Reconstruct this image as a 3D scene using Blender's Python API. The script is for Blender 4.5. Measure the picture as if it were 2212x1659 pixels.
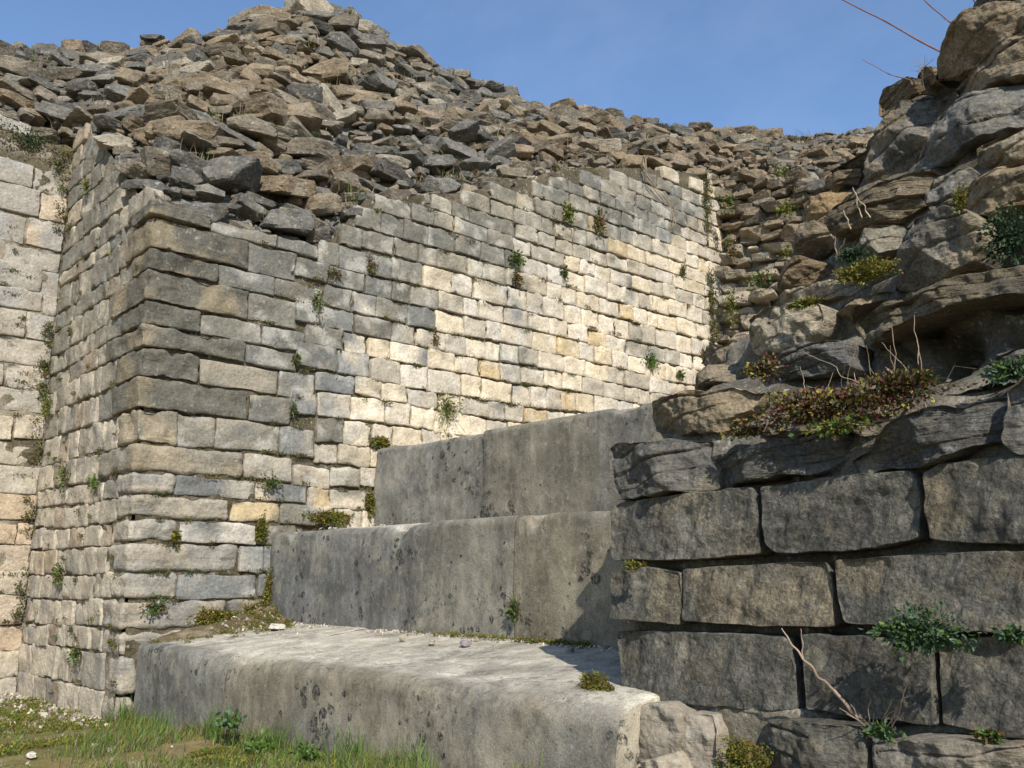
import bpy, math, random
import numpy as np
from mathutils import Matrix, Vector
for o in list(bpy.data.objects): bpy.data.objects.remove(o)
sc = bpy.context.scene
# ---------------------------------------------------------------- camera
W, H, FPX = 2212.0, 1659.0, 2000.0
TH = math.atan(410 / 2000.0); AZ = math.radians(41.8)
CAM = np.array([0, 0, 0.76])
FW = np.array([-math.cos(AZ) * math.cos(TH), math.sin(AZ) * math.cos(TH), math.sin(TH)])
RT = np.cross(FW, [0, 0, 1.0]); RT /= np.linalg.norm(RT); UP = np.cross(RT, FW)
cd = bpy.data.cameras.new("camera"); cam = bpy.data.objects.new("camera", cd); sc.collection.objects.link(cam)
cd.lens = 36 * FPX / W; cd.sensor_width = 36; cd.clip_start = 0.05; cd.clip_end = 2000
M = Matrix.Identity(4)
for i in range(3):
    M[i][0], M[i][1], M[i][2], M[i][3] = RT[i], UP[i], -FW[i], CAM[i]
cam.matrix_world = M; sc.camera = cam
# ---------------------------------------------------------------- sky and sun
SUN = np.array([0.70, -0.373, 0.61]); SUN /= np.linalg.norm(SUN)
wd = bpy.data.worlds.new("World"); sc.world = wd; wd.use_nodes = True
nt = wd.node_tree; bg = nt.nodes["Background"]
sky = nt.nodes.new("ShaderNodeTexSky"); sky.sky_type = 'NISHITA'; sky.sun_disc = False
sky.sun_elevation = math.asin(SUN[2]); sky.sun_rotation = math.atan2(SUN[0], SUN[1])
sky.altitude = 300; sky.air_density = 1.0; sky.dust_density = 0.35; sky.ozone_density = 4.0
tc_ = nt.nodes.new("ShaderNodeTexCoord"); mp_ = nt.nodes.new("ShaderNodeMapping"); mp_.inputs["Scale"].default_value = (1.2, 2.6, 3.4)
nz_ = nt.nodes.new("ShaderNodeTexNoise"); nz_.inputs["Scale"].default_value = 1.3; nz_.inputs["Detail"].default_value = 7; nz_.inputs["Roughness"].default_value = .62
rp_ = nt.nodes.new("ShaderNodeValToRGB"); rp_.color_ramp.elements[0].position = .46; rp_.color_ramp.elements[1].position = .8; rp_.color_ramp.elements[1].color = (.13, .13, .13, 1)
mx_ = nt.nodes.new("ShaderNodeMix"); mx_.data_type = 'RGBA'; mx_.inputs[7].default_value = (4.6, 5.2, 6.0, 1)          # faint high wisps
nt.links.new(tc_.outputs["Generated"], mp_.inputs[0]); nt.links.new(mp_.outputs[0], nz_.inputs["Vector"]); nt.links.new(nz_.outputs["Fac"], rp_.inputs[0]); nt.links.new(rp_.outputs[0], mx_.inputs[0])
nt.links.new(sky.outputs[0], mx_.inputs[6]); nt.links.new(mx_.outputs[2], bg.inputs[0]); bg.inputs[1].default_value = 0.15
sl = bpy.data.lights.new("sun", 'SUN'); sl.energy = 4.7; sl.angle = math.radians(0.55); sl.color = (1.0, 0.945, 0.86)
so = bpy.data.objects.new("sun", sl); sc.collection.objects.link(so)
so.rotation_euler = Vector(SUN).to_track_quat('Z', 'Y').to_euler()
sc.view_settings.view_transform = 'Standard'; sc.view_settings.look = 'None'
sc.view_settings.exposure = 0.35; sc.view_settings.gamma = 1.0
# ---------------------------------------------------------------- helpers
def ray(x, y): return FW * FPX + RT * (x - W / 2) + UP * (H / 2 - y)
def hit(x, y, ax, v):
    d = ray(x, y); return CAM + d * ((v - CAM[ax]) / d[ax])
def pix(p):
    d = np.asarray(p) - CAM; z = d @ FW
    return W / 2 + FPX * (d @ RT) / z, H / 2 - FPX * (d @ UP) / z, z
def _h(ix, iy, iz, seed):
    n = (ix * 374761393 + iy * 668265263 + iz * 2147483647 + seed * 974711) & 0xffffffff
    n = ((n ^ (n >> 13)) * 1274126177) & 0xffffffff
    n = ((n ^ (n >> 16)) * 2246822519) & 0xffffffff
    return ((n ^ (n >> 15)) & 0xffffff) / float(0xffffff)
def vn(p, seed=0):
    p = np.asarray(p, float); f = np.floor(p); i = f.astype(np.int64); t = p - f; t = t * t * (3 - 2 * t)
    r = 0
    for a in (0, 1):
        wa = t[:, 0] if a else 1 - t[:, 0]
        for b in (0, 1):
            wb = t[:, 1] if b else 1 - t[:, 1]
            for c in (0, 1):
                wc = t[:, 2] if c else 1 - t[:, 2]
                r = r + wa * wb * wc * _h(i[:, 0] + a, i[:, 1] + b, i[:, 2] + c, seed)
    return r * 2 - 1
def fbm(p, octv=4, seed=0, gain=0.5):
    r = 0; a = 1.0; s = 1.0; p = np.asarray(p, float)
    for k in range(octv):
        r = r + a * vn(p * s + k * 17.3, seed + k); a *= gain; s *= 2.03
    return r
def vec3(p, seed, octv=3):
    return np.stack([fbm(p, octv, seed), fbm(p + 31.7, octv, seed + 50), fbm(p - 57.1, octv, seed + 90)], 1)
def sm(a, b, x):
    t = np.clip((x - a) / (b - a), 0, 1); return t * t * (3 - 2 * t)
class MB:                                   # collects vertices, quads and triangles with an albedo per vertex
    def __init__(s): s.v = []; s.q = []; s.t = []; s.c = []; s.n = 0; s.mq = []; s.mt = []
    def add(s, v, quads=None, tris=None, col=(.5, .5, .5), mi=0):
        v = np.asarray(v, float); n = len(v)
        if quads is not None and len(quads): s.q.append(np.asarray(quads) + s.n); s.mq.append(np.full(len(quads), mi))
        if tris is not None and len(tris): s.t.append(np.asarray(tris) + s.n); s.mt.append(np.full(len(tris), mi))
        c = np.asarray(col, float)
        if c.ndim == 1: c = np.tile(c[:3], (n, 1))
        s.v.append(v); s.c.append(c); s.n += n
    def build(s, name, mats, parent=None, smooth=True):
        me = bpy.data.meshes.new(name)
        v = np.concatenate(s.v); c = np.concatenate(s.c)
        if parent is not None: v = v - np.array(parent.location)
        q = np.concatenate(s.q) if s.q else np.zeros((0, 4), int)
        t = np.concatenate(s.t) if s.t else np.zeros((0, 3), int)
        me.vertices.add(len(v)); me.vertices.foreach_set("co", v.astype(np.float32).ravel())
        nl = len(q) * 4 + len(t) * 3; me.loops.add(nl)
        me.loops.foreach_set("vertex_index", np.concatenate([q.ravel(), t.ravel()]).astype(np.int32))
        me.polygons.add(len(q) + len(t))
        ls = np.concatenate([np.arange(len(q)) * 4, len(q) * 4 + np.arange(len(t)) * 3]).astype(np.int32)
        me.polygons.foreach_set("loop_start", ls)
        me.polygons.foreach_set("loop_total", np.concatenate([np.full(len(q), 4), np.full(len(t), 3)]).astype(np.int32))
        me.polygons.foreach_set("use_smooth", np.full(len(q) + len(t), smooth))
        mi = np.concatenate([np.concatenate(s.mq) if s.mq else np.zeros(0), np.concatenate(s.mt) if s.mt else np.zeros(0)])
        me.polygons.foreach_set("material_index", mi.astype(np.int32))
        at = me.color_attributes.new("tint", 'FLOAT_COLOR', 'POINT')
        at.data.foreach_set("color", np.concatenate([np.clip(c, 0.004, .95), np.ones((len(c), 1))], 1).astype(np.float32).ravel())
        for m in (mats if isinstance(mats, (list, tuple)) else [mats]): me.materials.append(m)
        me.update(calc_edges=True); me.validate()
        o = bpy.data.objects.new(name, me); sc.collection.objects.link(o)
        if parent is not None: o.parent = parent
        return o
def tag(o, label=None, cat=None, group=None, kind=None):
    if label: o["label"] = label
    if cat: o["category"] = cat
    if group: o["group"] = group
    if kind: o["kind"] = kind
    return o
def thing(name, loc, label, cat, group=None):
    o = bpy.data.objects.new(name, None); sc.collection.objects.link(o); o.location = tuple(loc); o.empty_display_size = .1
    return tag(o, label, cat, group)
# ---------------------------------------------------------------- materials
def nodes(name):
    m = bpy.data.materials.new(name); m.use_nodes = True; n = m.node_tree
    b = n.nodes["Principled BSDF"]; b.inputs["Roughness"].default_value = .93
    b.inputs["Specular IOR Level"].default_value = .18
    return m, n, b
def N(n, t, **k):
    x = n.nodes.new(t)
    for a, v in k.items():
        if a in x.inputs.keys(): x.inputs[a].default_value = v
        else: setattr(x, a, v)
    return x
def ramp(n, src, stops):
    r = n.nodes.new("ShaderNodeValToRGB"); n.links.new(src, r.inputs[0]); e = r.color_ramp.elements
    while len(e) < len(stops): e.new(.5)
    for el, (p, c) in zip(e, stops):
        el.position = p; el.color = (c, c, c, 1) if isinstance(c, (int, float)) else tuple(c) + (1,)
    return r.outputs[0]
def mix(n, f, a, b, mode='MIX'):
    x = n.nodes.new("ShaderNodeMix"); x.data_type = 'RGBA'; x.blend_type = mode
    for s, v in ((x.inputs[0], f), (x.inputs[6], a), (x.inputs[7], b)):
        if isinstance(v, (int, float)): s.default_value = v
        elif isinstance(v, tuple): s.default_value = v + (1,) if len(v) == 3 else v
        else: n.links.new(v, s)
    return x.outputs[2]
def math_(n, op, a, b):
    x = n.nodes.new("ShaderNodeMath"); x.operation = op
    for s, v in ((x.inputs[0], a), (x.inputs[1], b)):
        if isinstance(v, (int, float)): s.default_value = v
        else: n.links.new(v, s)
    return x.outputs[0]
def coords(n, scale, rot=(0, 0, 0)):
    g = n.nodes.new("ShaderNodeNewGeometry"); m = n.nodes.new("ShaderNodeMapping")
    n.links.new(g.outputs["Position"], m.inputs[0]); m.inputs["Scale"].default_value = scale; m.inputs["Rotation"].default_value = rot
    return m.outputs[0]
def coords_r(n, scale, rot):
    g = n.nodes.new("ShaderNodeNewGeometry"); m = n.nodes.new("ShaderNodeMapping"); m.vector_type = 'TEXTURE'
    n.links.new(g.outputs["Position"], m.inputs[0]); m.inputs["Scale"].default_value = tuple(1 / v for v in scale); m.inputs["Rotation"].default_value = rot
    return m.outputs[0]
def noise(n, vec, scale, detail=6, rough=.6):
    x = N(n, "ShaderNodeTexNoise", Scale=scale, Detail=detail, Roughness=rough); n.links.new(vec, x.inputs["Vector"]); return x.outputs["Fac"]
def stone_mat(name, fine=70, bump=.6, bdist=.012, contrast=.35, patch=.3, dark=.0, pale=.0, tool=0, strata=0, streak=0, crust=0):
    m, n, b = nodes(name); L = n.links
    a = N(n, "ShaderNodeAttribute", attribute_name="tint"); p = coords(n, (1, 1, 1))
    col = a.outputs["Color"]
    f1 = noise(n, p, fine, 8, .7); f2 = noise(n, p, 6.5, 6, .6); f3 = noise(n, p, 22, 6, .65)
    col = mix(n, 1.0, col, ramp(n, f1, [(.3, 1 - contrast), (.7, 1 + contrast)]), 'MULTIPLY')
    col = mix(n, 1.0, col, ramp(n, f2, [(.3, 1 - patch), (.7, 1 + patch * .8)]), 'MULTIPLY')
    col = mix(n, math_(n, 'MULTIPLY', ramp(n, f3, [(.5, 0.0), (.72, 1.0)]), .35), col, (.30, .235, .15))
    if streak:
        st = noise(n, coords(n, (5, 5, .5)), 2.4, 6, .65)
        col = mix(n, 1.0, col, ramp(n, st, [(.3, 1 - streak), (.7, 1 + streak)]), 'MULTIPLY')
    if dark:
        d = noise(n, p, 15, 8, .75)
        col = mix(n, math_(n, 'MULTIPLY', ramp(n, d, [(.56, 0.0), (.64, 1.0)]), dark), col, (.05, .052, .05))
    if pale:
        d = noise(n, coords(n, (1.2, 1.1, 1)), 27, 7, .7)
        col = mix(n, math_(n, 'MULTIPLY', ramp(n, d, [(.58, 0.0), (.66, 1.0)]), pale), col, (.52, .51, .46))
    if crust:
        wv = N(n, "ShaderNodeTexNoise", Scale=26, Detail=4); L.new(p, wv.inputs["Vector"])
        wp = mix(n, .035, p, wv.outputs["Color"], 'ADD')
        vo = N(n, "ShaderNodeTexVoronoi", Scale=17.0, Randomness=1.0); L.new(wp, vo.inputs["Vector"])
        cl = noise(n, p, 2.6, 3, .5)
        bl = noise(n, coords(n, (1, 1, .8)), 34, 9, .8); big = noise(n, coords(n, (1, 1, .7)), 3.6, 4, .6)
        gr_ = math_(n, 'ADD', bl, math_(n, 'MULTIPLY', big, .55))
        col = mix(n, math_(n, 'MULTIPLY', ramp(n, gr_, [(.80, 0.0), (.90, 1.0)]), .55), col, (.07, .068, .06))
        lt = math_(n, 'ADD', noise(n, coords(n, (1, 1, .6)), 19, 8, .75), math_(n, 'MULTIPLY', noise(n, p, 1.9, 3, .5), .5))
        col = mix(n, math_(n, 'MULTIPLY', ramp(n, lt, [(.78, 0.0), (.92, 1.0)]), .45), col, (.36, .32, .24))
        spot = math_(n, 'LESS_THAN', vo.outputs["Distance"], math_(n, 'MULTIPLY', math_(n, 'SUBTRACT', cl, .455), 2.5))
        gn = n.nodes.new('ShaderNodeNewGeometry'); sx_ = n.nodes.new('ShaderNodeSeparateXYZ'); L.new(gn.outputs['True Normal'], sx_.inputs[0])
        spot = math_(n, 'MULTIPLY', spot, ramp(n, sx_.outputs['Z'], [(.45, 1.0), (.8, 0.0)]))
        vs_ = N(n, "ShaderNodeTexVoronoi", Scale=38.0, Randomness=1.0); L.new(wp, vs_.inputs["Vector"])
        sp2 = math_(n, 'LESS_THAN', vs_.outputs["Distance"], math_(n, 'MULTIPLY', math_(n, 'SUBTRACT', noise(n, p, 4.1, 3, .5), .52), 2.2))
        spot = math_(n, 'MAXIMUM', spot, math_(n, 'MULTIPLY', sp2, .8))
        brk = ramp(n, noise(n, p, 60, 5, .7), [(.40, 0.0), (.56, 1.0)])
        col = mix(n, math_(n, 'MULTIPLY', math_(n, 'MULTIPLY', spot, brk), crust), col, (.036, .035, .032))
        vo2 = N(n, "ShaderNodeTexVoronoi", Scale=7.0, Randomness=1.0); L.new(wp, vo2.inputs["Vector"])
        s2 = math_(n, 'LESS_THAN', vo2.outputs["Distance"], math_(n, 'MULTIPLY', math_(n, 'SUBTRACT', noise(n, coords(n, (1, 1, 1.3)), 3.3, 3, .5), .50), 1.7))
        col = mix(n, math_(n, 'MULTIPLY', s2, .4), col, (.30, .27, .19))
    L.new(col, b.inputs["Base Color"])
    hgt = math_(n, 'ADD', math_(n, 'MULTIPLY', f1, .35), math_(n, 'MULTIPLY', f3, .65))
    if tool:
        w = noise(n, coords_r(n, (38, 38, 9), (0, math.radians(tool), 0)), 1.0, 5, .6)
        hgt = math_(n, 'ADD', hgt, math_(n, 'MULTIPLY', w, 1.1))
    if strata:
        w = noise(n, coords(n, (3, 3, 30)), 1.0, 6, .65)
        hgt = math_(n, 'ADD', hgt, math_(n, 'MULTIPLY', w, strata))
    bp = N(n, "ShaderNodeBump", Strength=bump, Distance=bdist); L.new(hgt, bp.inputs["Height"]); L.new(bp.outputs[0], b.inputs["Normal"])
    return m
def leaf_mat(name):
    m, n, b = nodes(name); a = N(n, "ShaderNodeAttribute", attribute_name="tint")
    c = mix(n, 1.0, a.outputs["Color"], ramp(n, noise(n, coords(n, (1, 1, 1)), 40, 3), [(.3, .7), (.7, 1.3)]), 'MULTIPLY')
    n.links.new(c, b.inputs["Base Color"]); b.inputs["Roughness"].default_value = .6
    t = n.nodes.new("ShaderNodeBsdfTranslucent"); n.links.new(c, t.inputs[0])
    ms = n.nodes.new("ShaderNodeMixShader"); ms.inputs[0].default_value = .25
    n.links.new(b.outputs[0], ms.inputs[1]); n.links.new(t.outputs[0], ms.inputs[2])
    n.links.new(ms.outputs[0], n.nodes["Material Output"].inputs[0]); return m
M_BRICK = stone_mat("limestone_facing", 55, 1.0, .022, .30, .20, dark=.30, pale=.30)
M_QUOIN = stone_mat("weathered_quoin", 60, 1.0, .018, .38, .25, dark=.35, pale=.30, strata=.5)
M_RUB = stone_mat("rubble_stone", 50, 1.0, .02, .45, .35, dark=.45, pale=.4, strata=.4)
M_MORT = stone_mat("old_mortar", 90, 1.0, .03, .5, .4, dark=.5, pale=.6)
M_BLOCK = stone_mat("dressed_block", 105, 1.0, .022, .62, .38, dark=.6, pale=.18, tool=25, crust=.7)
M_SLABS = stone_mat("layered_stone", 100, 1.0, .030, .55, .4, dark=.45, pale=.3, strata=2.2)
M_ROCK = stone_mat("rough_fieldstone", 95, 1.0, .022, .60, .42, dark=.55, pale=.18, strata=.8)
M_STEP = stone_mat("worn_step_stone", 170, .9, .010, .46, .38, streak=.26, dark=.30, pale=.26, crust=1.0)
M_GROUND = stone_mat("soil", 120, 1.0, .02, .4, .25)
M_LEAF = leaf_mat("foliage")
M_TWIG = stone_mat("dry_stem", 150, .4, .002, .3, .2)
# ---------------------------------------------------------------- shapes
_rb = {}
def lattice(a, b, c):
    k = (a, b, c)
    if k in _rb: return _rb[k]
    idx = {}; pts = []
    def g(i, j, l):
        if (i, j, l) not in idx: idx[(i, j, l)] = len(pts); pts.append((i, j, l))
        return idx[(i, j, l)]
    F = []
    for i in range(a):
        for j in range(b):
            F.append((g(i, j, 0), g(i, j + 1, 0), g(i + 1, j + 1, 0), g(i + 1, j, 0)))
            F.append((g(i, j, c), g(i + 1, j, c), g(i + 1, j + 1, c), g(i, j + 1, c)))
    for i in range(a):
        for l in range(c):
            F.append((g(i, 0, l), g(i + 1, 0, l), g(i + 1, 0, l + 1), g(i, 0, l + 1)))
            F.append((g(i, b, l), g(i, b, l + 1), g(i + 1, b, l + 1), g(i + 1, b, l)))
    for j in range(b):
        for l in range(c):
            F.append((g(0, j, l), g(0, j, l + 1), g(0, j + 1, l + 1), g(0, j + 1, l)))
            F.append((g(a, j, l), g(a, j + 1, l), g(a, j + 1, l + 1), g(a, j, l + 1)))
    _rb[k] = (np.array(pts), np.array(F)); return _rb[k]
def rbox(c, h, frame, res, r=.012, rough=.008, seed=0, freq=9, warp=.012):
    """rough block: centre c, half sizes h along the rows of frame, rounded edges, worn faces"""
    P, F = lattice(*res); h = np.asarray(h, float); q = np.zeros(P.shape)
    for k in range(3):
        n = res[k]; rr = min(2 * r / (2 * h[k]), .45)
        t = np.concatenate([[-1], np.linspace(-1 + rr, 1 - rr, n - 1), [1]]) if n > 2 else np.linspace(-1, 1, n + 1)
        q[:, k] = t[P[:, k]]
    v = q * h; rr = np.minimum(r, h * .45); core = np.clip(v, -(h - rr), h - rr); d = v - core
    ln = np.linalg.norm(d, axis=1, keepdims=True); nn = d / np.maximum(ln, 1e-9); v = core + nn * np.minimum(ln, rr.max())
    w = v @ frame; nw = nn @ frame
    pw = w + np.asarray(c)
    w = w + vec3(pw * 5.0 + seed * .37, seed % 97, 2) * warp
    w = w + nw * (fbm(pw * freq + seed * .61, 4, seed % 89, .55) * rough)[:, None]
    return w + np.asarray(c), F
def ico(level):
    t = (1 + 5 ** .5) / 2
    v = [(-1, t, 0), (1, t, 0), (-1, -t, 0), (1, -t, 0), (0, -1, t), (0, 1, t), (0, -1, -t), (0, 1, -t), (t, 0, -1), (t, 0, 1), (-t, 0, -1), (-t, 0, 1)]
    f = [(0, 11, 5), (0, 5, 1), (0, 1, 7), (0, 7, 10), (0, 10, 11), (1, 5, 9), (5, 11, 4), (11, 10, 2), (10, 7, 6), (7, 1, 8), (3, 9, 4), (3, 4, 2), (3, 2, 6), (3, 6, 8), (3, 8, 9), (4, 9, 5), (2, 4, 11), (6, 2, 10), (8, 6, 7), (9, 8, 1)]
    v = [np.array(x) / np.linalg.norm(x) for x in v]
    for _ in range(level):
        cache = {}; nf = []
        def mid(a, b):
            k = (min(a, b), max(a, b))
            if k not in cache: m = v[a] + v[b]; v.append(m / np.linalg.norm(m)); cache[k] = len(v) - 1
            return cache[k]
        for a, b, c in f:
            x, y, z = mid(a, b), mid(b, c), mid(c, a); nf += [(a, x, z), (b, y, x), (c, z, y), (x, y, z)]
        f = nf
    return np.array(v), np.array(f)
ICO = {2: ico(2), 3: ico(3), 4: ico(4)}
def rock(c, size, frame, level, rng, rough=.022):
    """angular stone: sphere cut by random planes; size = full lengths along rows of frame"""
    D, F = ICO[level]
    pl = []
    for ax in range(3):
        for s in (-1, 1):
            nrm = np.zeros(3); nrm[ax] = s; nrm += rng.normal(0, .16 if ax < 2 else .10, 3); nrm /= np.linalg.norm(nrm); pl.append((nrm, rng.uniform(.70, .95)))
    for _ in range(rng.integers(3, 8)):
        nrm = rng.normal(0, 1, 3) * [1, 1, .7]; nrm /= np.linalg.norm(nrm); pl.append((nrm, rng.uniform(.80, 1.08)))
    r = np.full(len(D), 9.)
    for nrm, hh in pl: r = np.minimum(r, hh / np.maximum(D @ nrm, 1e-3))
    r = np.minimum(r, 1.45)
    sd = int(rng.integers(0, 9999)); v = D * r[:, None]
    v = v + D * (fbm(v * 1.7 + sd, 4, sd % 71, .55) * rough * 2.2)[:, None]
    return (v * (np.asarray(size) / 2)) @ frame + np.asarray(c), F
def tints(v, base, rng_seed, amp=.16, alt=None, altw=.5, scale=7):
    f = fbm(v * scale + rng_seed * .71, 3, rng_seed % 83)
    c = np.asarray(base)[None, :] * (1 + amp * f[:, None])
    if alt is not None:
        w = sm(.05, .5, fbm(v * scale * .6 + 9.1 + rng_seed * .37, 3, rng_seed % 61 + 3)) * altw
        c = c * (1 - w[:, None]) + np.asarray(alt)[None, :] * w[:, None]
    return c
X_, Y_, Z_ = np.eye(3)
CREAM = np.array([.60, .515, .385]); BEIGE = np.array([.40, .35, .27]); GREY = np.array([.155, .145, .115]); BLUE = np.array([.165, .168, .160]); OCHRE = np.array([.50, .385, .22]); BROWN = np.array([.27, .20, .125]); DARKG = np.array([.15, .15, .145])
# ================================================================ GROUND
XC, YL, XL, YF = -5.13, 1.83, -6.93, 7.4          # side wall plane, niche face plane, far left wall plane, far wall plane
def ground_z(x, y):
    e = np.interp(x, [-7, -5.2, -4, -3.2, -2.6, -1.6, 0], [.0, -.02, .055, .10, .135, .21, .25])
    return e * np.clip((np.asarray(y) + 1.5) / 3.4, 0, 1) + 0 * np.asarray(y)
mb = MB()
def sheet(xs, ys, zf, colf):
    gx, gy = np.meshgrid(xs, ys, indexing='ij'); v = np.stack([gx.ravel(), gy.ravel(), 0 * gx.ravel()], 1)
    v[:, 2] = zf(v[:, 0], v[:, 1]); a, b = len(xs), len(ys)
    i, j = np.meshgrid(np.arange(a - 1), np.arange(b - 1), indexing='ij'); i = i.ravel(); j = j.ravel()
    q = np.stack([i * b + j, (i + 1) * b + j, (i + 1) * b + j + 1, i * b + j + 1], 1)
    return v, q, colf(v)
def gz(x, y):
    p = np.stack([x, y, 0 * x], 1); near = np.exp(-((x + 3) ** 2 + y ** 2) / 90)
    return ground_z(x, y) + near * (fbm(p * 2.2, 3, 5) * .025 + fbm(p * 14, 3, 6) * .012) - .004
def gcol(v):
    p = v.copy(); p[:, 2] = 0
    moss = np.array([.21, .165, .06]); green = np.array([.15, .135, .045]); chalk = np.array([.50, .45, .35]); soil = np.array([.24, .18, .10])
    w1 = sm(-.2, .35, fbm(p * 2.0, 4, 21))[:, None]; w2 = sm(.12, .4, fbm(p * 4.5, 4, 33) - .5 * sm(-5.2, -4.2, p[:, 0]))[:, None]; w3 = sm(0, .5, fbm(p * 5, 3, 44))[:, None]
    c = moss * (1 - w1) + green * w1; c = c * (1 - w3 * .5) + soil * w3 * .5
    nearwall = (sm(.55, .05, np.abs(v[:, 0] - XL) + .25 * fbm(p * 3, 3, 8)) * (v[:, 1] > -1))[:, None]
    w2 = np.clip(w2 * .45 + nearwall * .8, 0, 1); return c * (1 - w2) + chalk * .85 * w2
near_x = np.linspace(-7.2, 1.5, 360); near_y = np.linspace(-.6, 2.3, 150)
xs = np.concatenate([-np.geomspace(900, 8, 14), near_x, np.geomspace(2.5, 900, 14)]); ys = np.concatenate([-np.geomspace(900, 1.2, 16), near_y, np.geomspace(3.2, 900, 14)])
v, q, c = sheet(xs, ys, gz, gcol); mb.add(v, q, col=c)
tag(mb.build("ground", M_GROUND), "mossy stony soil in front of the steps", "ground", kind="structure")
# ================================================================ COURSED FACINGS
def facing(mb, org, sd, nrm, s0f, s1f, courses, topf, colf, rng, lens=(.17, .34), proud=.016, wander=.010, hole=None):
    """courses of squared stones; each stone its own worn block, butted with open joints"""
    frame = np.stack([sd, nrm, Z_]); k = 0
    for ci, (z0, z1) in enumerate(courses):
        s = s0f(ci, z0, z1) ; send = s1f(z0, z1)
        while s < send - .05:
            L = rng.uniform(*lens) * (1.25 if rng.random() < .2 else 1)
            e = s + L
            if send - e < .10: e = send
            zc = (z0 + z1) / 2; g = rng.uniform(.006, .014); sc_ = (s + e) / 2
            dz = wander * math.sin(sc_ * 2.1 + ci * .5) + .4 * wander * math.sin(sc_ * 5.3 + ci * 1.7)
            t = topf(sc_) + .05 * math.sin(sc_ * 9 + ci)
            if zc < t and not (hole and hole(sc_, zc)):
                a, b = z0 + dz + rng.uniform(.002, .006), z1 + dz - rng.uniform(.004, .010)
                pr = proud + rng.uniform(-.006, .008); dep = .10
                c = org + sd * sc_ + nrm * (pr - dep / 2) + Z_ * (a + b) / 2
                tilt = rng.normal(0, .012); tw = rng.normal(0, .02)
                fr = np.stack([sd + Z_ * tilt + nrm * tw, nrm - sd * tw, Z_ - sd * tilt])
                far = pix(c)[2]; nu = 9 if far < 7 else 7
                v, F = rbox(c, ((e - s) / 2 - g / 2, dep / 2, (b - a) / 2), fr, (nu + 2, 3, 8), .006, .010, int(rng.integers(1, 9999)), 17, .006)
                if frame_flip(fr): F = F[:, ::-1]
                k += 1
                mb.add(v, F, col=colf(v, sc_, zc, rng))
            s = e
def frame_flip(fr): return np.linalg.det(fr) < 0
def backing(mb, org, sd, nrm, s0, s1, z0f, topf, off=-.003, step=.022, cbase=(.12, .098, .065)):
    n = max(2, int((s1 - s0) / step)); m = 110
    ss = np.linspace(s0, s1, n + 1); tt = np.linspace(0, 1, m + 1); S, T = np.meshgrid(ss, tt, indexing='ij'); S = S.ravel(); T = T.ravel()
    top = np.array([topf(x) for x in S]); Zz = z0f + T * (top - z0f)
    v = org + S[:, None] * sd + Zz[:, None] * Z_; dd = off + fbm(v * 25, 3, 7) * .006 + fbm(v * 6, 2, 8) * .006
    v = v + dd[:, None] * nrm
    i, j = np.meshgrid(np.arange(n), np.arange(m), indexing='ij'); i = i.ravel(); j = j.ravel(); w = m + 1
    q = np.stack([i * w + j, (i + 1) * w + j, (i + 1) * w + j + 1, i * w + j + 1], 1)
    f = fbm(v * 5, 3, 12); mossw = sm(.0, .35, f)[:, None] * .8
    c = np.array(cbase) * (1 - mossw) + np.array([.065, .055, .025]) * mossw
    mb.add(v, q, col=c)
rng = np.random.default_rng(5)
# ---- central wall ------------------------------------------------
cw = thing("stone_wall", (XC, YL, 0), "tall central ruined wall with a sharp grey corner, its sunlit side behind the steps", "wall")
QZ = [2.86, 2.764, 2.574, 2.449, 2.264, 2.126, 1.995, 1.828, 1.65, 1.465, 1.303, 1.184, 1.051, .921, .764, .617, .46, .328, .131, -.06]
QX = [(455, 600, 688), (537, 640), (472, 595, 700), (536, 640), (434, 567, 658), (530, 639), (429, 604, 682), (534, 630), (382, 467, 606, 680), (527, 634), (380, 553, 665), (499, 607, 721), (388, 556, 640), (518, 570, 650), (383, 556, 640), (490, 590)]
QYc = []
def top_c(s):
    return float(np.interp(s + YL, [1.7, 2.3, 2.7, 3.0, 3.24, 4.1, 5.3, 6.2, 7.4], [2.86, 2.84, 2.74, 2.9, 3.25, 3.54, 4.11, 4.38, 4.66]))
def col_c(v, s, z, rng):
    y = s + YL; r = rng.random()
    wq = sm(3.1, 2.5, y) * sm(1.25, 1.55, z)                    # long grey weathered band by the corner
    topd = sm(1.05, .35, top_c(s) - z + rng.uniform(-.15, .15)) * sm(8.6, 5.5, y) * .95
    blue = .8 * math.exp(-((y - 3.0) / .75) ** 2) * (.45 + .45 * sm(1.0, 2.2, z)) + .30 * sm(4.2, 2.0, y)
    base = CREAM * rng.uniform(.86, 1.1) * (1 + np.array([.02, 0, -.05]) * rng.normal())
    if r < .05: base = OCHRE * rng.uniform(.9, 1.15)
    elif r < .25: base = BEIGE * rng.uniform(.95, 1.2)
    base = base * (1 - .12 * sm(1.2, .4, z))
    n1 = fbm(v * 1.5, 4, 3) * .85 + fbm(v * 7, 3, 23) * .35 + rng.normal(0, .24)
    wb = np.clip(sm(.15, .6, n1 * .6 + blue * .9 + topd * .6 - .05), 0, 1)
    g = BLUE * rng.uniform(.85, 1.35); g2 = GREY * rng.uniform(.85, 1.25)
    gg = g if rng.random() < .6 else g2
    c = base[None] * (1 - wb[:, None]) + gg[None] * wb[:, None]
    w2 = np.clip(max(wq, topd) * .75 + .25 * fbm(v * 6, 3, 9), 0, 1)[:, None]
    c = c * (1 - w2) + (g2 * 1.02)[None] * w2
    white = sm(.35, .6, fbm(v * 9, 3, 17))[:, None] * .35
    c = c * (1 - white) + np.array([.60, .565, .49]) * white
    return c * (1 + .07 * fbm(v * 12, 2, 4))[:, None]
org_c = np.array([XC, YL, 0.]); n_c = X_
mortar = MB(); backing(mortar, org_c, Y_, n_c, .02, YF - YL, .2, lambda s: top_c(s) + .04)
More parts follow.
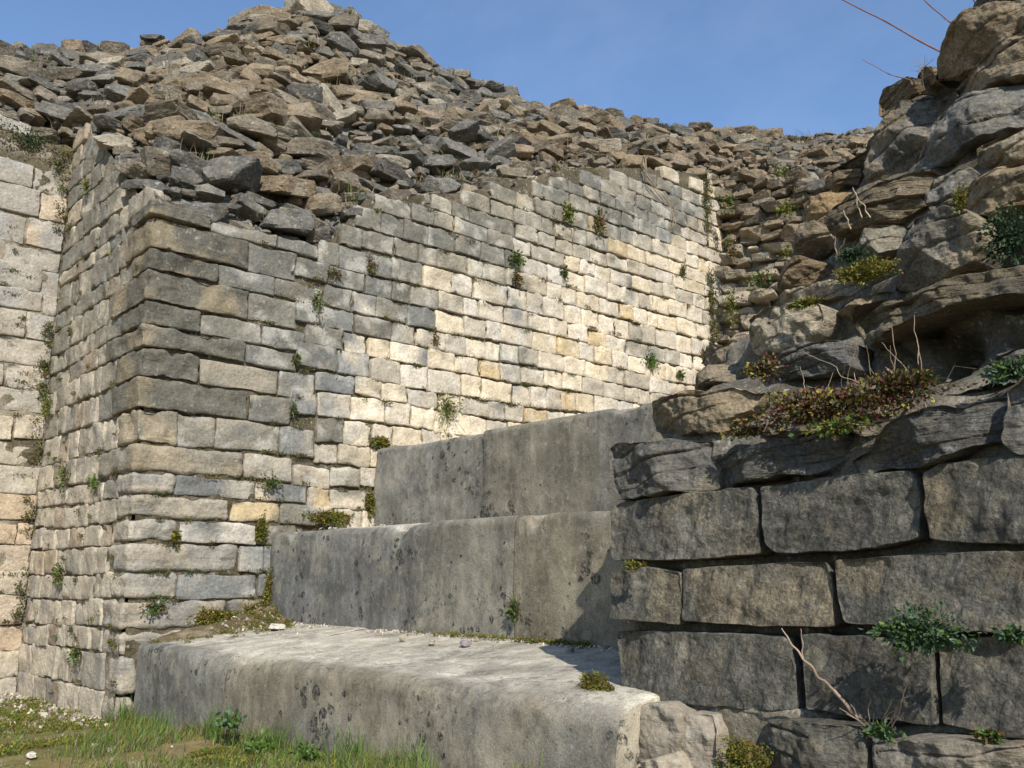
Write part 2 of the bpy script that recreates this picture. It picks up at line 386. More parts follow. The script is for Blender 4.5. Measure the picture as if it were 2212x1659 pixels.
def zmid(i): return (QZ[i] + QZ[i + 1]) / 2
qends = []
for i, xsn in enumerate(QX):
    ym = np.interp(zmid(i), [0.4, 1.2, 2.9], [0, 0, 0]); ends = []
    for x in xsn:
        # joint line seen at column x on this course: walk along the wall until the column matches
        lo, hi = YL, 4.5
        for _ in range(40):
            m_ = (lo + hi) / 2
            if pix((XC + .02, m_, zmid(i)))[0] < x: lo = m_
            else: hi = m_
        ends.append(lo - YL)
    qends.append(ends)
# quoins: real corner blocks that show on both faces
qrng = np.random.default_rng(11); QL = {}
for i in range(len(QZ) - 1):
    z1, z0 = QZ[i] - .004, QZ[i + 1] + .012
    L1 = qends[i][0] if i < len(qends) else .05
    L2 = qrng.uniform(.34, .62) if i % 2 else qrng.uniform(.22, .4)
    if i > 9: L2 = qrng.uniform(.18, .34)
    QL[i] = L2
    out = .03 if i < 8 else .015
    if i == 0: out = .05
    if i >= 16: out = .0
    L1 = max(L1, .1)
    if i == 16: L1 = .92
    c = np.array([XC + out - (L2 + out) / 2, YL - out + (L1 + out) / 2 - .003, (z0 + z1) / 2])
    mbq = MB(); rr = .006 if i < 9 else .018
    v, F = rbox(c, ((L2 + out) / 2, (L1 + out) / 2 - .004, (z1 - z0) / 2), np.eye(3), (20, 26, 10), rr, .013, 40 + i, 12, .006)
    dk = 1 if i < 8 else (.55 if i in (8, 9) else .15)
    base = GREY * np.array([.80, .80, .80]) * qrng.uniform(.78, 1.1) * dk + (BEIGE * qrng.uniform(.85, 1.05)) * (1 - dk)
    cc = tints(v, base, 40 + i, .14, OCHRE * .8 if dk > .5 else BLUE * 1.2, .35 if dk > .5 else .55, 6)
    mbq.add(v, F, col=cc); mbq.build("quoin_stone", M_QUOIN, cw)
fm = MB()
# remaining stones of the traced courses beside the quoins
for i, ends in enumerate(qends):
    for a, b in zip(ends[:-1], ends[1:]):
        z1, z0 = QZ[i] - rng.uniform(.005, .010), QZ[i + 1] + rng.uniform(.005, .010)
        c = org_c + Y_ * (a + b) / 2 + Z_ * (z0 + z1) / 2 + X_ * (.016 + rng.uniform(-.006, .008) - .05)
        v, F = rbox(c, (.05, (b - a) / 2 - .005, (z1 - z0) / 2), np.eye(3), (3, 11, 8), .007, .010, 300 + i * 7 + int(a * 50), 11, .007)
        fm.add(v, F, col=col_c(v, (a + b) / 2, zmid(i), rng))
# smaller coursed stones further along: course heights settle to a smaller gauge
cs = []; z = .30
while z < 4.8:
    h_ = float(rng.uniform(.130, .168)) if z < 3.2 else float(rng.uniform(.115, .145)); cs.append((z, z + h_)); z += h_
def start_c(ci, z0, z1):
    zc = (z0 + z1) / 2
    if zc > 2.86: return float(np.interp(zc, [2.86, 3.3, 3.6, 4.2, 4.7], [1.0, 1.35, 2.3, 3.4, 5.5])) - .1
    i = 0
    while i < len(QX) - 1 and QZ[i + 1] > zc: i += 1
    return qends[i][-1]
facing(fm, org_c, Y_, n_c, start_c, lambda a, b: YF - YL, cs, top_c, col_c, rng, (.15, .275), .02, .012)
facing_obj = fm.build("coursed_facing", M_BRICK, cw)
facing_obj["label"] = "pale sunlit coursed stone facing"
# niche side (looks toward the viewer's left)
def top_n(s): return float(np.interp(s, [0, .3, .8, 1.3, 1.8], [2.84, 2.95, 3.35, 3.75, 3.95]))
def col_n(v, s, z, rng):
    base = BEIGE * rng.uniform(.8, 1.1); dk = sm(1.2, 2.6, z)
    base = base * (1 - dk * .75) + GREY * 1.05 * dk * .75
    if rng.random() < .12: base = np.array([.33, .265, .19]) * rng.uniform(.8, 1.1)
    c = tints(v, base, int(rng.integers(1, 999)), .2, BLUE if rng.random() < .5 else CREAM, .55, 8); return c
nm = MB(); zz = QZ[::-1]; ncs = list(zip(zz[:-1], zz[1:])); z = QZ[0]
while z < 4.0: h_ = float(rng.uniform(.13, .17)); ncs.append((z, z + h_)); z += h_
qn = [max(.2, .3)] * 40
facing(nm, np.array([XC, YL, 0.]), -X_, -Y_, lambda ci, a, b: QL[len(QZ) - 2 - ci] + .004 if a < 2.8 else .12 + (a - 2.8) * .25, lambda a, b: -(XL - XC) - .02, ncs, top_n, col_n, rng, (.14, .3), .012, .014)
nm.build("niche_facing", M_BRICK, cw)
backing(mortar, np.array([XC, YL, 0.]), -X_, -Y_, .02, XC - XL, -.1, lambda s: top_n(s) + .04, cbase=(.22, .19, .14))
mortar.build("mortar_core", M_MORT, cw)
# ---- left wall ---------------------------------------------------
lw = thing("stone_wall", (XL, 0, 0), "pale coursed wall at the far left edge, set back beyond the niche", "wall")
def top_l(s): return 3.72 + 0 * s
def col_l(v, s, z, rng):
    base = (CREAM * .8 if rng.random() < .5 else BEIGE * 1.05) * rng.uniform(.88, 1.05); u = sm(1.5, 3.0, z)
    base = base * (1 - u * .65) + np.array([.30, .28, .245]) * u * .65
    if z < 1.3 and rng.random() < .35: base = np.array([.46, .355, .245]) * rng.uniform(.9, 1.1)
    if rng.random() < .15: base = np.array([.44, .36, .265])
    return tints(v, base, int(rng.integers(1, 999)), .14, np.array([.33, .33, .32]), .15 + .55 * u, 6)
lm = MB(); lcs = []; z = -.08
while z < 3.7: h_ = float(rng.uniform(.145, .215)); lcs.append((z, z + h_)); z += h_
facing(lm, np.array([XL, -2.2, 0.]), Y_, X_, lambda ci, a, b: .1 * (ci % 3), lambda a, b: YL + 2.2 - .01, lcs, top_l, col_l, rng, (.3, .62), .015, .02)
lm.build("coursed_facing", M_BRICK, lw)
lmo = MB(); backing(lmo, np.array([XL, -2.2, 0.]), Y_, X_, 0, YL + 2.2 + .05, -.1, lambda s: 3.8, step=.03, cbase=(.30, .255, .19), off=.004)
# pale coping slabs above a planted ledge
lmo.build("mortar_core", M_MORT, lw)
for k, (a, b) in enumerate(((-2.2, -.9), (-.9, .1), (.1, .95), (.95, 1.75))):
    v, F = rbox(((XL - .18), (a + b) / 2, 3.90 + .012 * k), (.12, (b - a) / 2 - .006, .05), np.eye(3), (5, 20, 4), .02, .018, 70 + k, 8, .015)
    m_ = MB(); m_.add(v, F, col=tints(v, (.47, .43, .36), 70 + k, .2, GREY, .5)); m_.build("coping_stone", M_BRICK, lw)
v, F = rbox((XL - .14, -.2, 3.79), (.14, 2.05, .06), np.eye(3), (4, 60, 4), .02, .02, 77, 8, .02)
m_ = MB(); m_.add(v, F, col=tints(v, (.14, .11, .06), 7, .3)); m_.build("earth_ledge", M_GROUND, lw)
# ================================================================ RUBBLE CORES
def P_(x, y, ax, v): return hit(x, y, ax, v)
Lc = [(np.array([XL - .1, -2.2, 3.9]), np.array([-8.0, -2.2, 4.75])),
      (np.array([XL - .1, .9, 3.93]), P_(-20, 118, 0, -7.7)),
      (np.array([XL - .12, 1.4, 3.95]), P_(70, 128, 0, -7.9)),
      (np.array([XL - .1, 1.8, 3.93]), P_(150, 118, 0, -8.0)),
      (np.array([-6.5, YL + .05, 3.85]), P_(260, 122, 0, -8.0)),
      (np.array([-6.0, YL + .05, 3.5]), P_(400, 98, 0, -7.7)),
      (np.array([-5.5, YL + .05, 3.08]), P_(510, 76, 0, -7.4)),
      (np.array([-5.22, YL + .10, 2.86]), P_(590, 34, 0, -7.1)),
      (np.array([XC - .06, 2.25, 2.84]), P_(655, 22, 0, -6.9)),
      (np.array([XC - .06, 2.75, 2.74]), P_(760, 36, 0, -6.85)),
      (np.array([XC - .06, 3.24, 3.24]), P_(850, 118, 0, -6.75)),
      (np.array([XC - .06, 4.1, 3.54]), P_(1000, 186, 0, -6.6)),
      (np.array([XC - .06, 4.8, 3.88]), P_(1100, 229, 0, -6.5)),
      (np.array([XC - .06, 5.5, 4.16]), P_(1290, 258, 0, -6.3)),
      (np.array([XC - .06, 6.4, 4.42]), P_(1450, 286, 0, -6.0)),
      (np.array([XC - .06, 7.3, 4.62]), P_(1600, 304, 1, 8.6)),
      (np.array([-4.7, YF, 4.45]), P_(1720, 308, 1, 8.5)),
      (np.array([-4.0, YF, 4.2]), P_(1830, 300, 1, 8.4)),
      (np.array([-3.0, YF, 4.0]), P_(1960, 290, 1, 8.4)),
      (np.array([-1.0, YF, 3.8]), np.array([-1.0, 8.6, 4.9]))]
lo = np.array([a for a, b in Lc]); hi = np.array([b for a, b in Lc])
seg = np.linalg.norm(np.diff((lo + hi) / 2, axis=0), axis=1); T = np.concatenate([[0], np.cumsum(seg)]); T /= T[-1]
def loft(u, w):
    u = np.asarray(u, float); w = np.asarray(w, float)
    a = np.stack([np.interp(u, T, lo[:, k]) for k in range(3)], -1); b = np.stack([np.interp(u, T, hi[:, k]) for k in range(3)], -1)
    p = a + (b - a) * w[..., None]
    p[..., 2] += .10 * np.sin(np.pi * np.clip(w, 0, 1)) 
    return p
nu_, nw_ = 420, 90
uu, ww = np.meshgrid(np.linspace(0, 1, nu_ + 1), np.linspace(-.03, 1, nw_ + 1), indexing='ij')
sv = loft(uu.ravel(), ww.ravel()); rough = vec3(sv * 3.5, 61, 3) * .05 + vec3(sv * 14, 62, 3) * .018; sv = sv + rough
sv[:, 2] -= .03; sv[:, :2] += np.array([-.03, .03])
G = sv.reshape(nu_ + 1, nw_ + 1, 3)
back1 = G[:, -1] + np.array([-.9, .5, -.25]); back2 = G[:, -1] + np.array([-1.9, 1.1, -6.0])
G = np.concatenate([G, back1[:, None], back2[:, None]], 1); R_ = G.shape[1]
i, j = np.meshgrid(np.arange(nu_), np.arange(R_ - 1), indexing='ij'); i = i.ravel(); j = j.ravel()
q = np.stack([i * R_ + j, (i + 1) * R_ + j, (i + 1) * R_ + j + 1, i * R_ + j + 1], 1)
V = G.reshape(-1, 3)
def mortcol(v):
    c = tints(v, (.19, .175, .145), 5, .3, (.13, .10, .055), .7, 3); return c
mb = MB(); mb.add(V, q, col=mortcol(V)); mb.build("rubble_core", M_MORT, cw)
def rub_color(p, rng):
    r = rng.random(); f = float(fbm(np.array([p]) * 1.1, 3, 88)[0])
    if r < .03: b = np.array([.22, .165, .10])
    elif r < .10: b = np.array([.27, .235, .175])
    elif r < .36 + .45 * f: b = np.array([.118, .112, .098])
    elif r < .72: b = np.array([.185, .142, .092])
    else: b = np.array([.160, .134, .098])
    return b * rng.uniform(.70, 1.15)
def scatter(fn, count, rng, spacing, wmax=1.0, umin=0, umax=1):
    """blue-noise points on a surface function fn(u, w); spacing(p) gives the local gap"""
    grid = {}; out = []
    cand = rng.random((count, 2)); cand[:, 0] = umin + cand[:, 0] * (umax - umin); pts = fn(cand[:, 0], cand[:, 1] * wmax)
    eps = .004; pu = fn(cand[:, 0] + eps, cand[:, 1] * wmax) - pts; pw = fn(cand[:, 0], cand[:, 1] * wmax + eps) - pts
    cell = .12
    for k in range(count):
        p = pts[k]; s_ = spacing(p); key = tuple((p // cell).astype(int)); ok = True
        R = int(math.ceil(s_ / cell))
        for a in range(-R, R + 1):
            for b in range(-R, R + 1):
                for c in range(-R, R + 1):
                    for qv in grid.get((key[0] + a, key[1] + b, key[2] + c), ()):
                        d = qv - p
                        if d[0] * d[0] + d[1] * d[1] + (d[2] * 1.75) ** 2 < s_ * s_: ok = False; break
                    if not ok: break
                if not ok: break
            if not ok: break
        if ok: grid.setdefault(key, []).append(p); out.append((p, pu[k], pw[k]))
    return out
def make_stones(pts, rng, sizef, colf, flat=(.26, .52), jit=.26):
    res = []
    for p, tu, tw in pts:
        t = tu.copy(); t[2] *= .35; t /= np.linalg.norm(t) + 1e-9
        nrm = np.cross(tu, tw); nrm /= np.linalg.norm(nrm) + 1e-9
        if nrm @ (CAM - p) < 0: nrm = -nrm
        t = t + rng.normal(0, jit, 3) * [1, 1, .7]; t /= np.linalg.norm(t)
        outw = np.array([nrm[0], nrm[1], 0]); outw /= np.linalg.norm(outw) + 1e-9
        z = Z_ + rng.normal(0, .15, 3) + outw * rng.normal(-.04, .13); z = z - (z @ t) * t; z /= np.linalg.norm(z)
        m_ = np.cross(z, t); fr = np.stack([t, m_, z])
        L = sizef(p, rng); s_ = np.array([L, L * rng.uniform(.7, 1.1), L * rng.uniform(*flat)])
        x, y, d = pix(p); 
        if d < .5 or x < -250 or x > W + 250 or y < -300 or y > H + 100: continue
        px = FPX * L / d; lev = 3 if px > 30 else 2
        v, F = rock(p + nrm * L * rng.uniform(-.12, .10), s_, fr, lev, rng)
        res.append((px, v, F, tints(v, colf(p, rng), int(rng.integers(1, 999)), .2, (.30, .27, .21), .3 if rng.random() < .4 else .08, 9)))
    res.sort(key=lambda r: -r[0]); return res
def put_stones(res, parent, limit, label=None):
    for px, v, F, c in res[:limit]:
        m_ = MB(); m_.add(v, tris=F, col=c); m_.build("rubble_stone", M_RUB, parent, smooth=False)
    if len(res) > limit:
        m_ = MB()
        for px, v, F, c in res[limit:]: m_.add(v, tris=F, col=c)
        o = m_.build("small_rubble", M_RUB, parent, smooth=False); o["kind"] = "stuff"
def sp_c(p):
    return .135 + .05 * sm(2.6, 3.2, p[2]) * sm(5.0, 3.5, p[1]) * sm(4.6, 3.4, p[2])
rr = np.random.default_rng(21)
pts = scatter(loft, 34000, rr, sp_c, 1.0)
# a ragged crest: extra stones right along the skyline
us = np.linspace(.02, .99, 150)
for u in us:
    uu_ = np.array([u + rr.normal(0, .002)]); ww_ = np.array([rr.uniform(.97, 1.015)]); p = loft(uu_, ww_)[0]
    pts.append((p + [0, 0, rr.uniform(-.02, .06)], loft(uu_ + .004, ww_)[0] - p, p - loft(uu_, ww_ - .01)[0]))
def sz_c(p, rng):
    big = sm(2.5, 3.0, p[2]) * sm(4.8, 3.2, p[1]) * sm(4.6, 3.6, p[2])
    return float(np.clip(rng.lognormal(math.log(.205 + .05 * big), .36), .09, .42)) * (.72 if (p[0] > XC - .16 or (p[0] > -6.9 and p[1] < YL + .16)) else 1)
res = make_stones(pts, rr, sz_c, rub_color)
# the stone that sticks up on the summit
pk = P_(665, 22, 0, -6.86); v, F = rock(pk, (.46, .3, .30), np.stack([Y_ * .92 - Z_ * .38, -X_, Z_ * .92 + Y_ * .38]), 3, rr); 
res.insert(0, (99, v, F, tints(v, (.30, .25, .18), 3, .2, (.45, .4, .3), .4)))
pk = P_(1262, 246, 0, -6.3); v, F = rock(pk, (.26, .2, .14), np.eye(3)[[1, 0, 2]], 3, rr); res.insert(0, (99, v, F, tints(v, (.22, .11, .05), 3, .2, (.4, .33, .25), .5)))
fl_ = []
pts2 = scatter(loft, 5200, rr, lambda p: .075)
fl_ = make_stones(pts2, rr, lambda p, r_: float(np.clip(r_.lognormal(math.log(.075), .35), .03, .13)), rub_color, (.4, .8), .5)
res = res + fl_; res.sort(key=lambda r: -r[0])
put_stones(res, cw, 100)
# stones on the crest of the left wall belong to the same core
# ---- far wall ----------------------------------------------------
fw_ = thing("rubble_wall", (-4, YF, 1.2), "rough rubble wall closing the far end behind the steps", "wall")
def farf(u, w):
    u = np.asarray(u, float); w = np.asarray(w, float); x = XC + u * 4.4; top = np.interp(x, [-5.2, -4.7, -4, -3, -1], [4.66, 4.45, 4.2, 4.0, 3.8])
    z = 1.2 + w * (top + .12 - 1.2); y = YF - .25 + .30 * w + 0 * x
    return np.stack([x, y, z], -1)
a, b = 150, 130; uu, ww = np.meshgrid(np.linspace(0, 1, a + 1), np.linspace(0, 1, b + 1), indexing='ij'); V = farf(uu.ravel(), ww.ravel())
V = V + vec3(V * 4, 15, 3) * .03; V[:, 1] += .02
i, j = np.meshgrid(np.arange(a), np.arange(b), indexing='ij'); i = i.ravel(); j = j.ravel(); q = np.stack([i * (b + 1) + j, (i + 1) * (b + 1) + j, (i + 1) * (b + 1) + j + 1, i * (b + 1) + j + 1], 1)
mb = MB(); mb.add(V, q, col=mortcol(V) * 1.1); mb.build("mortar_core", M_MORT, fw_)
def far_color(p, rng):
    k = float(sm(4.1, 3.3, p[2])); b = rub_color(p, rng); return b * (1 - k * .6) + BEIGE * rng.uniform(.7, 1.05) * k * .6
pts = scatter(farf, 9000, rr, lambda p: .15)
res = make_stones(pts, rr, lambda p, r_: float(np.clip(r_.lognormal(math.log(.24), .25), .12, .42)), far_color, (.3, .5), .08)
put_stones(res, fw_, 60)
# ================================================================ STEPS
def step(name, label, y0, z_bot, z_top, z_back, y_back, joints, rad, seed, base_dark, ends=(.02, .02)):
    root = thing(name, (joints[0], y0, z_top), label, "step", "stone steps between the two walls")
    prof = [(y0, z_bot + (z_top - rad - z_bot) * t) for t in np.linspace(0, 1, 26)]
    prof += [(y0 + rad - rad * math.cos(a), z_top - rad + rad * math.sin(a)) for a in np.linspace(.12, math.pi / 2, 9)]
    prof += [(y0 + rad + (y_back - y0 - rad) * t, z_top + (z_back - z_top) * t) for t in np.linspace(.03, 1, 34)]
    prof = np.array(prof); m = len(prof)
    for k, (a, b) in enumerate(zip(joints[:-1], joints[1:])):
        n = int((b - a) / .016); xs = np.linspace(a + .003, b - .003, n + 1)
        xx, jj = np.meshgrid(xs, np.arange(m), indexing='ij'); xx = xx.ravel(); jj = jj.ravel()
        v = np.stack([xx, prof[jj, 0], prof[jj, 1]], 1)
        # rounded ends
        de = np.minimum(xx - a, b - xx); er = np.where(((xx - a < b - xx) & (k > 0)) | ((xx - a >= b - xx) & (k < len(joints) - 2)), .010, .035); rnd = np.where(de < er, er - np.sqrt(np.maximum(er ** 2 - (er - de) ** 2, 0)), 0) * .5
        front = sm(y_back, y0 + rad, v[:, 1]); low = np.minimum(1, (v[:, 2] - z_bot) * 9)
        v[:, 1] += rnd * sm(z_top - .4, z_top, v[:, 2]) * front; v[:, 2] -= rnd * .5 * sm(z_top - .1, z_top, v[:, 2])
        off = fbm(v * np.array([1.6, 3, 3]), 3, seed + k * 3) * .012 + fbm(v * 9, 3, seed + 5) * .0045
        edge = np.exp(-((v[:, 2] - z_top) ** 2 + (v[:, 1] - y0) ** 2) / .006)
        wear = np.maximum(0, fbm(np.stack([xx * 1.3, 0 * xx, 0 * xx], 1), 2, seed + 11 + k)) * .035 * edge + np.maximum(0, fbm(np.stack([xx * 6, v[:, 1] * 9, v[:, 2] * 9], 1), 4, seed + 13) - .55) * .05 * np.exp(-((v[:, 2] - z_top) ** 2 + (v[:, 1] - y0) ** 2) / .003)
        v[:, 1] += off * 1.0 + wear + (k % 2) * .003; v[:, 2] += off * .5 * sm(y0, y0 + .1, v[:, 1]) - wear
        i, j = np.meshgrid(np.arange(n), np.arange(m - 1), indexing='ij'); i = i.ravel(); j = j.ravel()
        q = np.stack([i * m + j, (i + 1) * m + j, (i + 1) * m + j + 1, i * m + j + 1], 1)
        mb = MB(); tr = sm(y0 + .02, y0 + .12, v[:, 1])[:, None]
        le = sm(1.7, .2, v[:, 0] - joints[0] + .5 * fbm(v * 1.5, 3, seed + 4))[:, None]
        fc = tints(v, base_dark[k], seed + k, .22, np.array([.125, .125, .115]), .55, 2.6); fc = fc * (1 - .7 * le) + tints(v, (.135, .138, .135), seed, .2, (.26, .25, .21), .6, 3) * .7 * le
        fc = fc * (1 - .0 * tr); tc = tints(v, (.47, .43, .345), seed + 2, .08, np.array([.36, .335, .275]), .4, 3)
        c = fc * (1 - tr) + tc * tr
        mb.add(v, q, col=c)
        for e, xe in ((0, -1), (n, 1)):           # end faces
            ring = v[e * m:(e + 1) * m]; cen = np.array([[ring[0, 0], y_back, z_bot]])
            vv = np.concatenate([ring, cen]); 
            tri = [(t, t + 1, m) if xe > 0 else (t + 1, t, m) for t in range(m - 1)]
            mb.add(vv, tris=tri, col=tints(vv, (.36, .32, .24) if (xe > 0 and k == len(joints) - 2) else (.10, .09, .07), 9, .2, GREY, .5, 5))
        mb.build("step_slab", M_STEP, root)
    return root
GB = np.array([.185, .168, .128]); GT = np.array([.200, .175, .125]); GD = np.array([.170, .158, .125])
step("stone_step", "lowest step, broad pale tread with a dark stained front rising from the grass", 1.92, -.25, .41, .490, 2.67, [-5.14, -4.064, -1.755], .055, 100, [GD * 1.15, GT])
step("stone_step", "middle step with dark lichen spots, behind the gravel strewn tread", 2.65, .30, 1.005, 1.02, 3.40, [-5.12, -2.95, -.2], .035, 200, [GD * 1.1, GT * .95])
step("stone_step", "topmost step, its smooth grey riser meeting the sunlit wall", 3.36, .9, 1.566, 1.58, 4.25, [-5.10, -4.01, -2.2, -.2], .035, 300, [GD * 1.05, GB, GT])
# earth fill behind the top step
mb = MB(); v, q, c = sheet(np.linspace(XC, 1.0, 120), np.linspace(4.2, YF, 60), lambda x, y: 1.56 + (y - 4.2) * .02 + .03 * fbm(np.stack([x, y, 0 * x], 1) * 3, 3, 4), lambda v: tints(v, (.25, .2, .12), 3, .2)); mb.add(v, q, col=c)
tag(mb.build("earth_terrace", M_GROUND), "earth terrace behind the topmost step", "terrace", kind="structure")
# ================================================================ FOREGROUND WALL
rw = thing("stone_wall", (-1.2, 2.15, .2), "large rough wall of big grey blocks at the right, close to the viewer", "wall")
def poly_stone(out, yf, thick=.045, back=.30, seed=0, rough=.010, facets=3, base=GREY, alt=OCHRE, altw=.4, edge=.16, wob=.006, mat=None, name="stone_block", nr=0, tilt=0):
    """front outline (picture points on the plane y=yf), pushed out to a worn, faceted face and back to a real thickness"""
    P2 = np.array([hit(x, y, 1, yf) for x, y in out])[:, [0, 2]]
    nr = nr or 46
    n = 190; Q = np.concatenate([P2, P2[:1]]); d = np.concatenate([[0], np.cumsum(np.linalg.norm(np.diff(Q, axis=0), axis=1))]); t = np.linspace(0, d[-1], n + 1)[:-1]
    B = np.stack([np.interp(t, d, Q[:, 0]), np.interp(t, d, Q[:, 1])], 1)
    for _ in range(2): B = .25 * np.roll(B, 1, 0) + .5 * B + .25 * np.roll(B, -1, 0)
    B3 = np.stack([B[:, 0], 0 * B[:, 0] + seed, B[:, 1]], 1); B = B + vec3(B3 * 14, seed % 50, 3)[:, :2] * wob
    c = B.mean(0); size = np.sqrt(abs(np.sum(B[:, 0] * np.roll(B[:, 1], -1) - np.roll(B[:, 0], -1) * B[:, 1]) / 2))
    rs = 1 - (1 - np.linspace(0, 1, nr)) ** 1.7; rs = rs[1:]; V = [np.array([[c[0], 0, c[1]]])]
    rg = np.random.default_rng(seed)
    for r in rs:
        b = c + r * (B - c); V.append(np.stack([b[:, 0], 0 * b[:, 0] + 1 - r, b[:, 1]], 1))
    V = np.concatenate(V); rr_ = 1 - np.concatenate([[1], np.repeat([1 - r for r in rs], n)]); rad = rr_
    e = np.clip((1 - rad) / edge, 0, 1); dep = thick * np.sqrt(1 - (1 - e) ** 2)
    loc = (V[:, [0, 2]] - c) / size
    for _ in range(facets):
        a = rg.uniform(0, 2 * math.pi); k = rg.uniform(.4, 1.6); off = rg.uniform(.05, .45)
        dep = np.minimum(dep, thick * (1 + (off - (loc[:, 0] * math.cos(a) + loc[:, 1] * math.sin(a))) * k * 2.0))
    p = np.stack([V[:, 0], 0 * V[:, 0] + yf, V[:, 2]], 1)
    dep = dep + (fbm(p * 7 + seed, 4, seed % 77, .55) * rough * 1.3 + fbm(p * 28 + seed, 3, 9) * rough * .35) * np.clip(e * 1.5, .15, 1) + tilt * loc[:, 1]
    if mat is None:
        a_ = math.radians(25); ca, sa = math.cos(a_), math.sin(a_); pr_ = np.stack([(p[:, 0] * ca - p[:, 2] * sa) * 34, 0 * p[:, 0] + seed, (p[:, 0] * sa + p[:, 2] * ca) * 9], 1)
        dep = dep + (fbm(pr_, 3, seed % 41) * .006 + np.minimum(0, fbm(p * 11 + seed, 4, 3)) * .007) * np.clip(e * 1.2, .1, 1)
    elif mat in (M_SLABS, M_ROCK):
        am = .022 if mat == M_SLABS else .013; fr_ = 34 if mat == M_SLABS else 17; tl = rg.uniform(-.05, .35)
        w_ = (p[:, 2] * math.cos(tl) - p[:, 0] * math.sin(tl)) * fr_ + fbm(p * 3 + seed, 3, 8) * .7; fl = np.floor(w_); wf = w_ - fl
        lay = vn(np.stack([fl * 3.7 + .5, p[:, 0] * 3.5 + seed, 0 * fl + .5], 1), 4)
        dep = dep + (lay * am - .010 * np.exp(-((np.minimum(wf, 1 - wf)) / .07) ** 2) * (vn(np.stack([fl * 5.1, p[:, 0] * 6, 0 * fl], 1), 6) > -.2) + np.minimum(0, fbm(p * 10 + seed, 4, 3)) * .014) * np.clip(e * 1.3, .08, 1)
    p[:, 1] = yf - dep
    last = p[-n:]; bk = last.copy(); bk[:, 1] = yf + back; cb = (bk - bk.mean(0)) * [.94, 1, .9] + bk.mean(0)
    mid_ = last.copy(); mid_[:, 1] = yf + .05; mid_ = (mid_ - mid_.mean(0)) * [1.0, 1, 1.0] + mid_.mean(0)
    p = np.concatenate([p, mid_, cb, [cb.mean(0)]])
    tr = []; qd = []
    for k in range(n): tr.append((0, 1 + k, 1 + (k + 1) % n))
    R = len(rs) + 2
    for r in range(R - 1):
        for k in range(n):
            a = 1 + r * n + k; b = 1 + r * n + (k + 1) % n; qd.append((a, a + n, b + n, b))
    for k in range(n): tr.append((len(p) - 1, 1 + (R - 1) * n + (k + 1) % n, 1 + (R - 1) * n + k))
    mb = MB(); mb.add(p, qd, tr, col=tints(p, base, seed, .18, alt, altw, 6)); return mb.build(name, mat or M_BLOCK, rw)
YW = 2.15
BLK = [
 ([(1330,1364),(1420,1362),(1525,1366),(1600,1366),(1700,1376),(1722,1440),(1728,1534),(1640,1533),(1525,1524),(1430,1515),(1338,1504)], 0),
 ([(1733,1370),(1880,1373),(2014,1388),(2022,1470),(2033,1568),(1900,1552),(1744,1533)], .01),
 ([(2033,1384),(2120,1374),(2290,1372),(2290,1600),(2170,1592),(2042,1560)], 0),
 ([(1323,1234),(1400,1224),(1470,1236),(1476,1290),(1475,1348),(1400,1344),(1328,1338)], .01),
 ([(1479,1228),(1600,1220),(1786,1214),(1800,1260),(1806,1354),(1640,1352),(1482,1342)], 0),
 ([(1803,1212),(1900,1204),(2090,1194),(2290,1190),(2290,1368),(2060,1362),(1823,1346),(1808,1290)], .02),
 ([(1321,1100),(1345,1086),(1450,1070),(1630,1050),(1642,1120),(1647,1196),(1560,1208),(1430,1212),(1326,1208)], 0),
 ([(1645,1052),(1800,1032),(1975,1014),(1993,1040),(1995,1164),(1900,1186),(1780,1192),(1680,1196),(1656,1180)], 0),
 ([(2002,1022),(2036,1000),(2150,990),(2290,984),(2290,1176),(2110,1176),(2016,1168),(1998,1090)], .02),
]
brg = np.random.default_rng(9)
for k, (o_, dy) in enumerate(BLK):
    poly_stone(o_, YW - dy, .020, .40, 500 + k * 13, .006, 1, (np.array([.108, .102, .084])) * brg.uniform(.85, 1.15), (.205, .165, .105), .65, .03, .0035)
LOW = [
 ([(1640,1560),(1700,1548),(1872,1566),(1884,1640),(1890,1760),(1690,1760),(1688,1620)], .02, GREY * .9),
 ([(1890,1600),(1960,1588),(2060,1592),(2290,1612),(2290,1780),(1893,1780)], .02, (.27, .23, .17)),
 ([(1362,1520),(1440,1516),(1478,1536),(1480,1600),(1474,1700),(1440,1700),(1384,1620)], .02, (.30, .26, .2)),
 ([(1484,1562),(1492,1536),(1540,1540),(1556,1572),(1552,1720),(1480,1720)], 0, (.36, .31, .24)),
 ([(1400,1640),(1470,1625),(1500,1700),(1400,1740)], .05, (.42, .36, .27)),
 ([(1560,1590),(1600,1540),(1690,1560),(1690,1700),(1560,1720)], -.16, (.30, .26, .2)),
]
for k, (o_, dy, bc) in enumerate(LOW): poly_stone(o_, YW - .05 - dy, .035, .3, 700 + k * 7, .015, 5, np.array(bc) * .8, DARKG, .4, .10, .006, M_QUOIN if k in (2, 3, 4) else M_ROCK)
